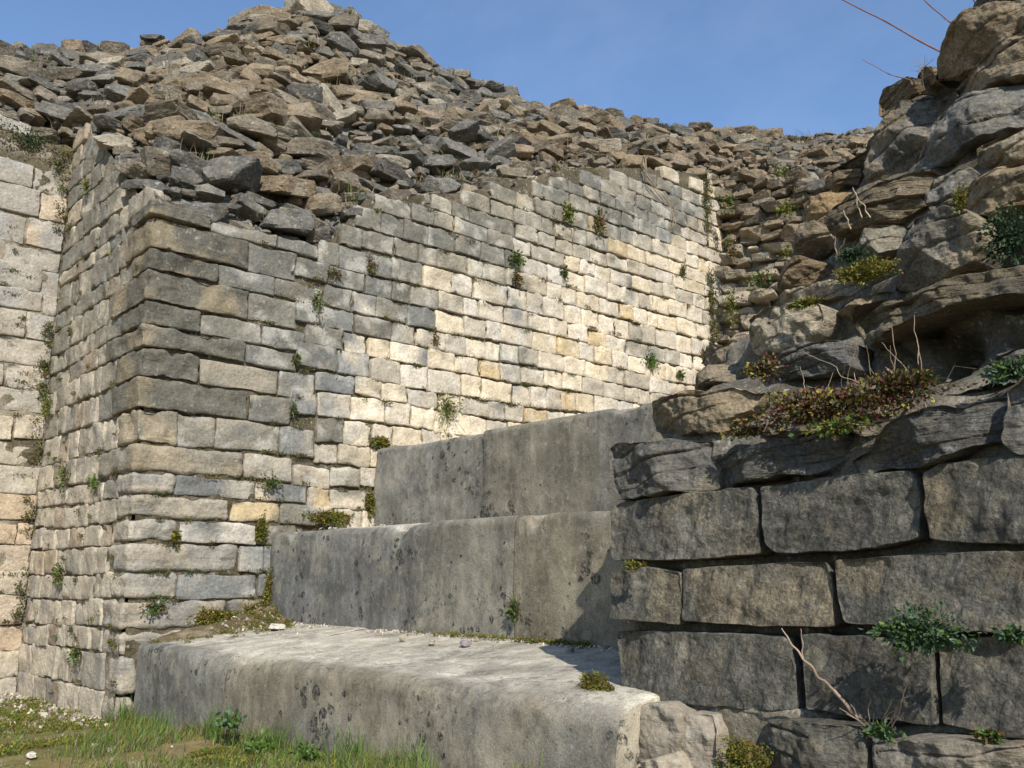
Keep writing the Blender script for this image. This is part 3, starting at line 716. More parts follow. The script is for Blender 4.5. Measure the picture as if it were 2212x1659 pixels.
UPR = [  # outline, depth behind the face, material, colour, thickness
 ([(1315,972),(1340,958),(1440,950),(1520,948),(1525,975),(1545,1010),(1540,1058),(1450,1070),(1350,1080),(1322,1045)], .0, 'R', (.20,.175,.13), .05),
 ([(1518,984),(1600,966),(1720,948),(1812,928),(1836,960),(1834,1002),(1740,1024),(1600,1046),(1545,1060),(1530,1020)], .02, 'S', (.20,.19,.165), .05),
 ([(1818,986),(1880,940),(1990,890),(2100,860),(2168,846),(2180,900),(2178,955),(2100,978),(1960,1002),(1836,1012)], -.02, 'S', (.20,.19,.165), .05),
 ([(2182,838),(2212,815),(2290,790),(2290,980),(2212,985),(2186,960)], -.02, 'R', (.17,.16,.14), .05),
 ([(1520,960),(1600,940),(1720,925),(1850,905),(1960,880),(2080,840),(2165,822),(2170,845),(2090,866),(1980,896),(1880,938),(1800,930),(1700,950),(1600,966)], .05, 'S', (.28,.26,.22), .04),
 ([(1400,905),(1420,868),(1500,846),(1600,842),(1662,850),(1640,880),(1600,905),(1585,932),(1500,942),(1412,952)], .12, 'R', (.33,.26,.165), .07),
 ([(1488,842),(1500,806),(1556,786),(1605,782),(1600,830)], .5, 'R', (.27,.22,.15), .07),
 ([(1616,752),(1625,695),(1676,668),(1740,662),(1780,666),(1788,700),(1756,742),(1690,772),(1628,764)], .45, 'R', (.42,.36,.26), .09),
 ([(1645,640),(1740,620),(1850,604),(1905,604),(1872,644),(1800,658),(1650,678)], .62, 'R', (.33,.28,.2), .07),
 ([(1640,795),(1700,764),(1760,745),(1840,742),(1860,800),(1780,820),(1660,835)], .25, 'S', (.20,.19,.17), .07),
 ([(1676,606),(1688,572),(1740,564),(1786,572),(1792,600),(1750,620),(1690,626)], .8, 'R', (.24,.175,.105), .07),
 ([(1706,532),(1728,496),(1780,488),(1812,505),(1814,540),(1770,560),(1716,556)], .85, 'R', (.22,.18,.13), .07),
 ([(1738,492),(1742,442),(1800,420),(1852,408),(1872,425),(1840,470),(1800,492)], 1.0, 'R', (.33,.23,.12), .07),
 ([(1780,404),(1788,372),(1840,360),(1876,364),(1862,402)], 1.2, 'R', (.28,.21,.13), .07),
 ([(1794,492),(1812,456),(1890,420),(1960,385),(2050,368),(2076,384),(2070,424),(1992,452),(1950,482),(1870,505),(1806,520)], .55, 'S', (.25,.2,.13), .08),
 ([(1820,545),(1890,492),(1950,480),(1962,515),(1900,560),(1850,580),(1812,575)], .48, 'R', (.3,.27,.2), .07),
 ([(1920,626),(1936,596),(1960,540),(1982,474),(2040,460),(2122,460),(2150,490),(2166,522),(2130,582),(2070,606),(2000,626)], .40, 'R', (.25,.225,.18), .10),
 ([(2068,470),(2078,440),(2094,402),(2150,372),(2212,358),(2290,352),(2290,440),(2212,450),(2150,470)], .42, 'R', (.34,.26,.155), .09),
 ([(1825,700),(1850,670),(1940,640),(2060,602),(2150,580),(2290,550),(2290,640),(2200,645),(2100,662),(1990,690),(1900,722),(1850,738)], .22, 'S', (.24,.2,.13), .06),
 ([(1918,742),(1960,714),(2060,686),(2160,664),(2290,650),(2290,800),(2140,800),(2000,800),(1930,778)], .55, 'R', (.19,.165,.13), .08),
 ([(1870,392),(1880,345),(1900,300),(1940,245),(1985,200),(2060,200),(2060,260),(2010,320),(1960,372),(1890,405)], .92, 'R', (.21,.195,.165), .09),
 ([(1904,216),(1912,196),(1960,184),(2030,176),(2062,182),(2050,205),(1990,214),(1920,262),(1900,256)], 1.0, 'S', (.34,.25,.14), .08),
 ([(1954,192),(1978,164),(2040,150),(2105,128),(2130,150),(2060,180),(2000,190)], .98, 'R', (.3,.22,.14), .07),
 ([(2010,160),(2018,124),(2060,80),(2110,38),(2170,22),(2290,10),(2290,80),(2180,112),(2110,140),(2050,162)], .84, 'R', (.27,.21,.135), .10),
 ([(2062,72),(2096,34),(2126,2),(2180,-35),(2290,-50),(2290,20),(2180,24),(2110,42)], 1.0, 'R', (.22,.17,.11), .09),
 ([(2046,186),(2130,132),(2200,92),(2290,60),(2290,170),(2180,186),(2070,214)], .74, 'R', (.24,.195,.135), .08),
 ([(1960,380),(1996,330),(2010,262),(2062,212),(2150,180),(2290,160),(2290,290),(2200,282),(2120,322),(2050,366)], .68, 'R', (.20,.19,.165), .09),
 ([(2104,352),(2130,312),(2200,284),(2290,275),(2290,352),(2180,362),(2120,378)], .55, 'R', (.30,.245,.165), .08),
 ([(1998,440),(2020,402),(2090,366),(2112,376),(2090,432),(2074,470),(2030,474)], .50, 'R', (.19,.18,.15), .07),
 ([(2140,470),(2212,452),(2290,450),(2290,560),(2212,566),(2150,575),(2168,520)], .50, 'R', (.16,.15,.13), .07),
 ([(1665,690),(1790,664),(1850,660),(1840,735),(1780,750),(1750,745),(1785,700)], .6, 'R', (.27,.26,.23), .06),
 ([(1800,660),(1870,645),(1930,622),(1960,632),(1850,668),(1825,700),(1790,695)], .48, 'R', (.3,.27,.21), .06),
 ([(2180,815),(2140,800),(2150,770),(2290,745),(2290,800)], .2, 'R', (.2,.19,.16), .06),
 ([(1730,905),(1745,860),(1800,862),(1812,890),(1790,912)], .12, 'R', (.38,.32,.22), .05),
 ([(1500,780),(1520,755),(1600,740),(1625,770),(1600,800),(1520,800)], .9, 'R', (.27,.22,.15), .06),
 ([(1868,412),(1890,400),(1960,376),(1960,390),(1880,436),(1850,440)], .75, 'R', (.16,.14,.1), .05),
]
for k, (o_, dy, mt, bc, th) in enumerate(UPR):
    bc = np.array(bc) * .72
    poly_stone(o_, YW + dy, th * .80, .34, 900 + k * 11, .020, 7, bc, (.27, .21, .125) if k % 3 else DARKG * .6, .6, .055, .012, M_SLABS if mt == 'S' else M_ROCK, "rubble_stone" if k > 3 else "stone_block")
# mortar core behind the stones: depth interpolated from the stones themselves, closed backwards as a solid
ctr = []
for o_, dy in BLK: 
    p = np.mean([hit(x, y, 1, YW) for x, y in o_], 0); ctr.append((p[0], p[2], YW + .05))
for o_, dy, mt, bc, th in UPR:
    for x, y in list(o_) + [tuple(np.mean(o_, 0))]:
        p = hit(x, y, 1, YW + dy); ctr.append((p[0], p[2], YW + dy + .04))
ctr = np.array(ctr)
SIL = [(1340,1495),(1340,1100),(1335,990),(1425,900),(1510,830),(1560,790),(1610,770),(1630,700),(1690,650),(1720,580),(1740,500),(1775,430),(1800,385),(1885,370),(1900,290),(1925,230),(1990,185),(2025,140),(2075,80),(2135,10),(2180,-30)]
silp = []
for x, y in SIL:
    lo_, hi_ = 0, 1.3
    best = None
    for dy in np.linspace(0, 1.3, 27):
        p = hit(x, y, 1, YW + dy); w = 1 / ((ctr[:, 0] - p[0]) ** 2 + (ctr[:, 1] - p[2]) ** 2 + 1e-4) ** 2; yy = (w * ctr[:, 2]).sum() / w.sum()
        e = abs(yy - (YW + dy)); 
        if best is None or e < best[0]: best = (e, p)
    silp.append(best[1])
silp = np.array(silp); zr = np.linspace(.40, silp[-1, 2], 110)
leftx = np.interp(zr, silp[:, 2], silp[:, 0]) + .03
rows = []
for z, lx in zip(zr, leftx):
    xs = lx + (np.linspace(0, 1, 90)) * (.35 - lx); w = 1 / ((ctr[:, 0][None] - xs[:, None]) ** 2 + (ctr[:, 1][None] - z) ** 2 + 2e-3) ** 2
    yy = (w * ctr[:, 2][None]).sum(1) / w.sum(1); rows.append(np.stack([xs, yy, 0 * xs + z], 1))
G = np.array(rows); 
for _ in range(2): G[1:-1, :, 1] = .25 * G[:-2, :, 1] + .5 * G[1:-1, :, 1] + .25 * G[2:, :, 1]
sh = G.shape; G = (G.reshape(-1, 3) + vec3(G.reshape(-1, 3) * 18, 5, 3) * .010).reshape(sh)
bk = G[:, :1].copy(); bk[:, :, 1] = np.maximum(G[:, :1, 1] + .7, 3.0); bk[:, :, 0] += .02; G = np.concatenate([bk, G], 1)
tp = G[-1:].copy(); tp[:, :, 1] += .9; G = np.concatenate([G, tp], 0)
a, b = G.shape[0] - 1, G.shape[1] - 1; i, j = np.meshgrid(np.arange(a), np.arange(b), indexing='ij'); i = i.ravel(); j = j.ravel()
q = np.stack([i * (b + 1) + j, i * (b + 1) + j + 1, (i + 1) * (b + 1) + j + 1, (i + 1) * (b + 1) + j], 1)
V = G.reshape(-1, 3); mb = MB(); mb.add(V, q, col=tints(V, (.15, .135, .105), 4, .35, (.07, .055, .03), .8, 6)); mb.build("mortar_core", M_MORT, rw)
v, F = rbox((-.7, 2.42, .10), (.98, .27, .33), np.eye(3), (60, 6, 24), .03, .02, 5, 9, .02)
mb = MB(); mb.add(v, F, col=tints(v, (.19, .165, .12), 4, .3, (.10, .08, .035), .7, 5)); mb.build("footing", M_MORT, rw)
# ================================================================ PLANTS, TWIGS, LOOSE STONES, GRASS
prg = np.random.default_rng(77)
GREEN = np.array([.085, .14, .03]); DGREEN = np.array([.05, .085, .035]); BGREEN = np.array([.115, .185, .035]); YMOSS = np.array([.22, .20, .03]); BMOSS = np.array([.14, .095, .03]); RED = np.array([.095, .030, .028]); DRY = np.array([.33, .26, .17]); BLUEG = np.array([.07, .115, .065])
def leaves(mb, cen, ax, rad, count, size, cols, rng, out=np.array([0, 0, 1.]), droop=.3, wid=.5, dome=True):
    """pointed folded leaves filling a flattened half ellipsoid: ax = 3 axes (rows), rad = 3 radii"""
    d = rng.normal(0, 1, (count, 3)); d /= np.linalg.norm(d, axis=1, keepdims=True); r = rng.random(count) ** .6
    lobes = 1 + .85 * vn(d * 2.2 + rng.random() * 50, 3); d2 = d * (r * lobes)[:, None]
    if dome: d2[:, 2] = np.abs(d2[:, 2])
    p = cen + (d2 * np.asarray(rad)) @ ax
    dirn = d @ ax + out * .5 + rng.normal(0, .45, (count, 3)); dirn[:, 2] -= droop; dirn /= np.linalg.norm(dirn, axis=1, keepdims=True)
    side = np.cross(dirn, rng.normal(0, 1, (count, 3))); side /= np.linalg.norm(side, axis=1, keepdims=True) + 1e-9; up_ = np.cross(side, dirn)
    s = size * rng.uniform(.55, 1.35, count)[:, None]
    a = p; b = p + dirn * s * .5 + side * s * wid * .5; c = p + dirn * s + up_ * s * .12; e = p + dirn * s * .5 - side * s * wid * .5
    v = np.stack([a, b, c, e], 1).reshape(-1, 3); q = np.arange(count * 4).reshape(-1, 4)
    cc = np.array([cols[k] for k in rng.integers(0, len(cols), count)]) * rng.uniform(.6, 1.45, (count, 1)); mb.add(v, q, col=np.repeat(cc, 4, 0))
def blades(mb, base, hgt, wid, cols, rng, lean=.35, bend=None):
    n = len(base); a = rng.uniform(0, 2 * math.pi, n); l = rng.uniform(.1, 1, n) * lean; dx = np.stack([np.cos(a), np.sin(a), 0 * a], 1)
    if bend is not None: dx = dx + bend
    sd = np.stack([-np.sin(a + .7), np.cos(a + .7), 0 * a], 1); rows = []
    for t, w in ((0, 1), (.35, .85), (.7, .55), (1, .05)):
        c = base + Z_ * (hgt * t * (1 - .25 * l * t))[:, None] + dx * (hgt * l * t * t)[:, None]; ww = (wid * w)[:, None] * .5
        rows += [c - sd * ww, c + sd * ww]
    v = np.stack(rows, 1).reshape(-1, 3); o = np.arange(n)[:, None] * 8; q = np.concatenate([o + np.array([2 * k, 2 * k + 1, 2 * k + 3, 2 * k + 2]) for k in range(3)])
    cc = np.array([cols[k] for k in rng.integers(0, len(cols), n)]) * rng.uniform(.65, 1.4, (n, 1)); cc = np.repeat(cc, 8, 0); mb.add(v, q, col=cc)
def tube(mb, pts, r0, r1, col, sides=6, jag=0, rng=None):
    pts = np.asarray(pts, float); n = len(pts); ring = []
    for k in range(n):
        t = pts[min(k + 1, n - 1)] - pts[max(k - 1, 0)]; t /= np.linalg.norm(t) + 1e-9; u = np.cross(t, [.3, .5, .8]); u /= np.linalg.norm(u); w = np.cross(t, u); r = r0 + (r1 - r0) * k / (n - 1)
        if jag: r *= 1 + jag * rng.uniform(-1, 1)
        ring.append([pts[k] + r * (u * math.cos(a) + w * math.sin(a)) for a in np.linspace(0, 2 * math.pi, sides, endpoint=False)])
    v = np.array(ring).reshape(-1, 3); q = [(k * sides + s, k * sides + (s + 1) % sides, (k + 1) * sides + (s + 1) % sides, (k + 1) * sides + s) for k in range(n - 1) for s in range(sides)]
    mb.add(v, q, col=col)
def wob(a, b, n, amp, rng, sag=0):
    a = np.asarray(a, float); b = np.asarray(b, float); t = np.linspace(0, 1, n)[:, None]; L = np.linalg.norm(b - a); o = int(rng.integers(0, 999))
    p = a + (b - a) * t + vec3(np.concatenate([t * 4 + o, 0 * t, 0 * t], 1), o % 40, 2) * amp * L * np.sin(np.pi * t) ; p[:, 2] -= (sag * np.sin(np.pi * t))[:, 0]; return p
def on(kind, x, y):
    if kind == 'c': return hit(x, y, 0, XC + .035), np.stack([Y_, Z_, X_])
    if kind == 'n': return hit(x, y, 1, YL - .03), np.stack([X_, Z_, -Y_])
    if kind == 'l': return hit(x, y, 0, XL + .03), np.stack([Y_, Z_, X_])
    if kind == 'f': return hit(x, y, 1, YF - .27), np.stack([X_, Z_, -Y_])
    if kind == 'u':
        k = np.argmin((pu_[:, 0] - x) ** 2 + (pu_[:, 1] - y) ** 2 + (pu_[:, 2]) * 30); p = hit(x, y, 0, sv[k, 0]) if sv[k, 1] < 7.2 else hit(x, y, 1, sv[k, 1])
        d = CAM - p; d /= np.linalg.norm(d); return p + d * .07, np.stack([Y_, Z_, X_])
    if isinstance(kind, (int, float)): return hit(x, y, 1, YW + kind - .05), np.stack([X_, Z_, -Y_])
px_, py_, pz_ = FPX * ((sv - CAM) @ RT) / ((sv - CAM) @ FW) + W / 2, H / 2 - FPX * ((sv - CAM) @ UP) / ((sv - CAM) @ FW), (sv - CAM) @ FW
pu_ = np.stack([px_, py_, pz_], 1)
def plant(kind, x, y, rx, ry, style, label, cat="plant", name=None, group=None, n=1.0):
    p, ax = on(kind, x, y); d = (p - CAM) @ FW; sx, sy = rx * d / FPX * 1.15, ry * d / FPX * 1.05; mb = MB(); rng = prg
    area = rx * ry
    root = None
    if style == 'moss':
        v, F = ICO[3]; lump = v * [1, 1, .55] * (1 + .35 * fbm(v * 1.6 + x, 3, 5))[:, None]; lump = (lump * [sx * .9, sy * .85, min(sx, sy) * .8]) @ ax + p
        mb.add(lump, tris=F, col=tints(lump, BMOSS * .8, 3, .4, YMOSS, .5, 30)); leaves(mb, p, ax, (sx, sy, min(sx, sy) * .85), int(area * 1.6 * n) + 150, .011 * d / 3, [YMOSS, BMOSS, YMOSS * .7, GREEN], rng, ax[2], .1, .45)
    elif style == 'sedum':
        leaves(mb, p, ax, (sx, sy, min(sx, sy) * .7), int(area * .8 * n) + 100, .012, [RED, RED * 1.5, BMOSS, BMOSS, YMOSS, DRY * .6, DGREEN], rng, ax[2], -.2, .6)
    elif style == 'tuft':
        k = int(40 + area * .06 * n); base = p + (rng.normal(0, .4, (k, 3)) * [sx, sy * .4, .01]) @ ax; blades(mb, base, rng.uniform(.4, 1.1, k) * sy * 1.6, np.full(k, .0035 * d / 3), [GREEN, DRY * .8, BMOSS, DGREEN], rng, .9, ax[2] * .5)
        leaves(mb, p, ax, (sx, sy * .7, min(sx, sy) * .5), int(area * .12) + 60, .02, [GREEN, BMOSS, DGREEN], rng, ax[2], .3, .5)
    else:
        cols = {'leafy': [GREEN, DGREEN, GREEN * 1.2, BMOSS], 'bright': [BGREEN, GREEN, BGREEN * .8], 'dark': [DGREEN, DGREEN * .7, BLUEG * .7], 'bluish': [BLUEG, BLUEG * 1.3, GREEN, DGREEN], 'yellow': [YMOSS, GREEN, BMOSS, BGREEN * .8], 'rust': [BMOSS, RED * .8 + BMOSS * .5, GREEN, BMOSS * 1.3]}[style]
        leaves(mb, p, ax, (sx, sy, min(sx, sy) * .8), int(area * .45 * n) + 60, (.017 if d < 7 else .026) * (.8 if d < 3 else 1), cols, rng, ax[2], .25, .62)
    tp = p - ax[2] * .02
    nm = name or {'moss': 'moss_cushion', 'sedum': 'stonecrop', 'tuft': 'grass_tuft'}.get(style, 'wall_plant')
    st = MB()
    for k in range(int(6 + min(14, rx / 6))):
        e = p + (rng.normal(0, .55, 3) * [sx, sy, min(sx, sy) * .6]) @ ax + ax[2] * .01; tube(st, wob(tp, e, 5, .15, rng), .0014 * d / 3, .0007 * d / 3, DRY * rng.uniform(.5, 1.1), 3)
    root = thing(nm, p, label, cat, group); mb.build("foliage", M_LEAF, root); st.build("stems", M_TWIG, root); return root
PL = [
 ('c', 962, 882, 30, 34, 'yellow', "yellow green leafy clump with rusty stems just above the edge of the topmost step"),
 ('c', 683, 650, 13, 22, 'leafy', "small yellowish fern hanging on the blue grey stones right of the long quoins"),
 ('c', 803, 572, 12, 22, 'rust', "brownish plant filling an upright joint high on the central wall"),
 ('c', 722, 590, 18, 12, 'rust', "dark rusty plant in a joint beside the end of the long corner stones"),
 ('c', 1112, 560, 16, 18, 'leafy', "green grassy clump in the upper middle of the sunlit wall"),
 ('c', 1116, 600, 10, 18, 'rust', "brown hanging plant directly under the green grassy clump on the sunlit wall"),
 ('c', 1292, 480, 13, 30, 'rust', "long reddish plant trailing from a gap near the wall top"),
 ('c', 1404, 782, 18, 20, 'bright', "bright green rosette of long leaves low on the far half of the sunlit wall"),
 ('c', 1467, 808, 9, 9, 'leafy', "tiny green tuft low on the sunlit wall, right of the bright rosette"),
 ('c', 1520, 772, 9, 13, 'tuft', "small dry green tuft near the far end of the sunlit wall"),
 ('c', 940, 732, 6, 14, 'rust', "thin brown plant in an upright joint in the middle of the pale stones"),
 ('c', 640, 775, 7, 14, 'leafy', "slim green plant in a joint right of the lower quoins"),
 ('c', 633, 885, 7, 14, 'leafy', "slim green plant in an upright joint below the dark quoins"),
 ('c', 584, 1042, 22, 16, 'leafy', "green creeping plant in a bed joint left of the topmost step"),
 ('c', 562, 1145, 10, 26, 'moss', "moss column in the joint left of the middle step"),
 ('c', 1218, 590, 7, 14, 'leafy', "small leafy sprig in a joint above the pale stones"),
 ('c', 1225, 462, 12, 22, 'yellow', "yellow green plant tucked under the ragged top of the sunlit wall"),
 ('c', 1475, 590, 7, 14, 'tuft', "faded tuft in a joint near the far corner of the sunlit wall"),
 ('c', 380, 1160, 5, 14, 'moss', "moss sliver in an upright joint low on the corner wall"),
 ('u', 980, 368, 55, 26, 'bright', "bright green patch with dry roots where the rubble meets the facing"),
 ('u', 985, 398, 34, 20, 'tuft', "dry straw coloured tuft hanging under the bright green patch"),
 ('u', 545, 305, 58, 24, 'leafy', "wide dark green patch among the large rubble stones above the corner"),
 ('u', 1118, 322, 30, 34, 'yellow', "yellow green plant band running down the middle of the rubble"),
 ('u', 636, 410, 18, 32, 'rust', "rusty plant between big stones right above the corner"),
 ('u', 1050, 455, 28, 14, 'tuft', "low dry tuft along the ragged upper edge of the facing"),
 ('u', 690, 183, 14, 10, 'rust', "small mossy spot high on the rubble slope below the summit"),
 ('u', 360, 235, 22, 14, 'tuft', "grassy tuft on the left part of the rubble slope"),
 ('u', 290, 385, 22, 20, 'tuft', "dry tuft beside the tilted orange stone at the left of the corner"),
 ('u', 905, 400, 22, 14, 'sedum', "red stonecrop at the lower edge of the rubble"),
 ('u', 1700, 315, 34, 7, 'tuft', "low tuft on the skyline of the far rubble"),
 ('l', 62, 300, 68, 22, 'dark', "long dark green cushion growing on the ledge of the left wall"),
 ('l', 125, 355, 14, 14, 'leafy', "small green plant near the top right end of the left wall"),
 ('n', 107, 878, 17, 26, 'yellow', "mossy plant in the inner corner at mid height"),
 ('n', 142, 1030, 16, 26, 'leafy', "dull green plant in the inner corner below mid height"),
 ('n', 208, 1042, 14, 12, 'bright', "bright green sprig on the shaded side of the corner"),
 ('n', 132, 1240, 22, 20, 'leafy', "long leaved green rosette low on the niche side"),
 ('n', 168, 1410, 24, 18, 'leafy', "green fern close above the ground on the niche side"),
 ('n', 190, 400, 14, 18, 'yellow', "yellow lichen coloured plant near the top of the niche side"),
 ('c', 332, 1308, 24, 20, 'leafy', "trailing plant with tiny leaves low on the corner above the lowest step"),
 ('c', 462, 1332, 42, 13, 'moss', "brown moss cushion on the left end of the lowest tread"),
 ('c', 560, 1322, 36, 16, 'moss', "yellowish moss heap at the foot of the middle step's left end"),
 ('c', 592, 1268, 18, 44, 'moss', "tall moss growth climbing the left end of the middle step"),
 ('c', 500, 1338, 26, 9, 'bright', "bright green leaves in front of the moss on the lowest tread"),
 ('c', 712, 1118, 44, 12, 'moss', "moss patch on the left end of the middle tread"),
 ('c', 822, 955, 22, 10, 'moss', "small moss patch at the left end of the topmost step"),
 ('c', 797, 1085, 8, 20, 'moss', "moss in the joint against the topmost riser's left end"),
 ('f', 1578, 440, 16, 22, 'leafy', "green plant in the far corner beside the wall top"),
 ('f', 1582, 540, 12, 26, 'rust', "brownish plant in the far corner at mid height"),
 ('f', 1582, 660, 13, 44, 'yellow', "tall yellowish growth low in the far corner"),
 ('f', 1690, 372, 16, 18, 'leafy', "green plant on the upper far rubble wall"),
 ('f', 1702, 452, 24, 18, 'yellow', "yellow green plant on the middle of the far rubble wall"),
 ('f', 1646, 606, 36, 20, 'leafy', "broad green patch low on the far rubble wall"),
 ('f', 1702, 545, 14, 14, 'yellow', "small mossy plant beside a boulder at the foot of the far wall"),
 (.0, 1770, 880, 120, 36, 'sedum', "large mat of red and yellow stonecrop lying on the ledge of the big block wall"),
 (.02, 1930, 845, 105, 36, 'sedum', "dark red stonecrop mat right of the dry stems on the ledge"),
 (.18, 1650, 800, 34, 22, 'sedum', "red and yellow stonecrop between two pale boulders"),
 (.02, 1620, 932, 62, 9, 'sedum', "thin strip of red stonecrop along the front of the ledge"),
 (.02, 1965, 822, 46, 9, 'bright', "fresh green leaves in the middle of the stonecrop ledge"),
 (-.03, 1810, 922, 60, 12, 'yellow', "yellow shoots along the front edge of the stonecrop ledge"),
 (.30, 1872, 586, 56, 20, 'moss', "golden green moss band beside the large upright boulder"),
 (.30, 1840, 552, 28, 16, 'dark', "dark leafy plant just above the golden moss band"),
 (.26, 2074, 432, 11, 26, 'moss', "narrow golden moss strip beside the sunlit block at the upper right"),
 (.33, 2182, 515, 44, 50, 'dark', "dark fern in the shaded hollow at the right edge"),
 (.10, 2185, 800, 44, 20, 'bluish', "grey green plant in the dark hollow above the blocks"),
 (.40, 1740, 655, 40, 8, 'moss', "thin moss line on top of the large pale boulder"),
 (.0, 1292, 1482, 42, 22, 'moss', "bright golden moss cushion on the tread against the big block"),
 (-.02, 1612, 1640, 48, 38, 'moss', "round golden brown moss cushion among the lowest stones"),
 (-.06, 1990, 1368, 78, 38, 'bluish', "blue green creeper with round leaves on the big grey blocks"),
 (-.06, 2192, 1370, 26, 12, 'bluish', "small blue green creeper at the right edge between two blocks"),
 (.53, 1112, 1322, 10, 26, 'tuft', "small grass tuft growing from the open joint in the middle riser"),
 (-.03, 1370, 1221, 22, 6, 'moss', "sliver of yellow moss between two blocks at the wall end"),
 (-.04, 1905, 1578, 26, 14, 'bluish', "little leaves at the foot of the dead twigs"),
 (-.03, 2140, 1590, 24, 10, 'leafy', "small green shoots in the joint near the lower right corner"),
]
for a in PL: plant(*a[:6], a[6], cat="moss" if a[5] == 'moss' else ("stonecrop" if a[5] == 'sedum' else ("grass" if a[5] == 'tuft' else "plant")))
# joint moss all over the facings: too small to count
mj = MB()
for kind, n_, x0, x1, y0, y1 in (('c', 230, 560, 1555, 430, 1240), ('n', 60, 95, 250, 450, 1500), ('l', 26, 0, 85, 420, 1450), ('c', 40, 280, 620, 960, 1350)):
    for _ in range(n_):
        x, y = prg.uniform(x0, x1), prg.uniform(y0, y1); p, ax = on(kind, x, y)
        if kind == 'c':
            s_ = p[1] - YL
            if s_ < .1 or p[2] > top_c(s_) - .05 or p[2] < .5: continue
            zs_ = [c_[0] for c_ in cs] if p[2] < 4.6 and s_ > 1 else QZ; p[2] = min(zs_, key=lambda q_: abs(q_ - p[2])) + .012 * math.sin(s_ * 2.1)
        p = p - ax[2] * .012
        leaves(mj, p, ax, (prg.uniform(.02, .09), .010, .014), int(prg.uniform(20, 70)), .012, [BMOSS, GREEN, YMOSS * .7, DGREEN, RED * .7], prg, ax[2], .1, .5)
for (x0, y0, z0, z1, n_) in ((XL + .02, YL - .03, .1, 3.8, 70), (XC + .03, YF - .27, 2.6, 4.6, 110)):
    for _ in range(n_):
        z = prg.uniform(z0, z1)
        if fbm(np.array([[z * 1.6, x0, 0]]), 2, 5)[0] < -.2: continue
        leaves(mj, np.array([x0 + prg.uniform(0, .05), y0 - prg.uniform(0, .05), z]), np.eye(3), (.035, .035, .05), 55, .016, [BMOSS, BMOSS * .6, DGREEN, YMOSS * .6, GREEN * .8], prg, Z_, .3, .5)
for k_ in range(130):
    x = -5.12 + abs(prg.normal(0, .22)); y = 2.64 - abs(prg.normal(0, .22)); hz = .41 + (y - 1.975) / .695 * .080 + .12 * math.exp(-((x + 5.13) / .20) ** 2 - ((y - 2.67) / .22) ** 2)
    leaves(mj, np.array([x, y, hz]), np.eye(3), (.03, .03, .012), 60, .010, [BMOSS, YMOSS, BMOSS * .7, GREEN], prg, Z_, -.1, .4)
for k_ in range(42): leaves(mj, np.array([prg.uniform(-3.6, -2.5), 2.635 + prg.uniform(-.03, 0), .495]), np.eye(3), (.04, .012, .012), 60, .010, [BMOSS, YMOSS, GREEN], prg, Z_, -.1, .4)
tag(mj.build("joint_moss", M_LEAF), "tiny moss and herbs in the joints of the pale facing", "moss", kind="stuff")
# rubble weeds: short dry stalks
mj = MB()
for k in prg.integers(0, len(sv), 280):
    p = sv[k] + [0.04, -.02, .02]; n_ = int(prg.integers(8, 30)); base = p + prg.normal(0, .045, (n_, 3)) * [1, 1, .2]
    blades(mj, base, prg.uniform(.04, .17, n_), np.full(n_, .004), [DRY, DRY * .7, GREEN, BMOSS], prg, .8)
    leaves(mj, p, np.eye(3), (.06, .06, .03), 40, .016, [BMOSS, GREEN, YMOSS * .7, RED * .6], prg)
tag(mj.build("rubble_weeds", M_LEAF), "thin dry weeds between the rubble stones", "weeds", kind="stuff")
# ---- twigs
def twig(name, label, segs, cat="twig", col=DRY, rr_=(.003, .0012)):
    root = None; mb = MB()
    for i_, sgm in enumerate(segs):
        (x0, y0, d0), (x1, y1, d1) = sgm[:2]; a = hit(x0, y0, 1, YW + d0); b = hit(x1, y1, 1, YW + d1); r0, r1 = (sgm[2] if len(sgm) > 2 else rr_)
        if root is None: root = thing(name, a, label, cat)
        m_ = MB(); tube(m_, wob(a, b, 14, .012 if cat == 'cane' else .05, prg), r0, r1, col * prg.uniform(.8, 1.2), 6, .15, prg); m_.build("stem", M_TWIG, root)
CANE = np.array([.20, .11, .10])
twig("bramble_cane", "long straight thorny cane reaching far across the sky at upper right", [((2045, 118, .85), (1805, -8, .7), (.0036, .0022))], "cane", CANE)
twig("bramble_cane", "short cane above the long one, near the top right corner", [((2075, 68, .95), (1990, -6, .85), (.0028, .002)), ((2050, 46, .9), (2038, 40, .88), (.0015, .001))], "cane", CANE)
twig("bramble_cane", "stub of cane at the very top edge beside the boulder", [((2118, 18, 1.0), (2096, -8, .95), (.0028, .002))], "cane", CANE)
twig("bramble_cane", "thin curved cane sticking out left below the others", [((1988, 180, .95), (1920, 160, .85), (.0022, .0017)), ((1920, 160, .85), (1862, 128, .8), (.0017, .001))], "cane", CANE)
segs = [((1998, 195, .92), (1985, 140, .9), (.0012, .0008))]
for k in range(16): segs.append(((1990 + prg.uniform(-4, 4), 175 - k * 3, .9), (1990 + prg.uniform(-32, 34), 115 + prg.uniform(0, 50), .9 + prg.uniform(-.05, .05)), (.0007, .0004)))
twig("dry_umbel", "wispy dried flower stalk against the sky beside the upper boulders", segs, "dried flower", DRY * .8)
segs = [((1895, 1600, 0), (1800, 1490, -.07), (.0055, .004)), ((1800, 1490, -.07), (1735, 1425, -.12), (.004, .0028)), ((1735, 1425, -.12), (1688, 1357, -.14), (.0028, .0012)), ((1735, 1425, -.12), (1730, 1358, -.12), (.0015, .0008))]
for k in range(16): segs.append(((1895 + prg.uniform(-25, 25), 1598 + prg.uniform(-8, 8), -.02), (1895 + prg.uniform(-110, 80), 1560 + prg.uniform(-85, 40), prg.uniform(-.16, -.05)), (.0022, .0008)))
twig("dead_shrub", "dead grey brown twigs sticking out of a joint in front of the big blocks", segs, "dead shrub", np.array([.28, .21, .16]))
segs = []
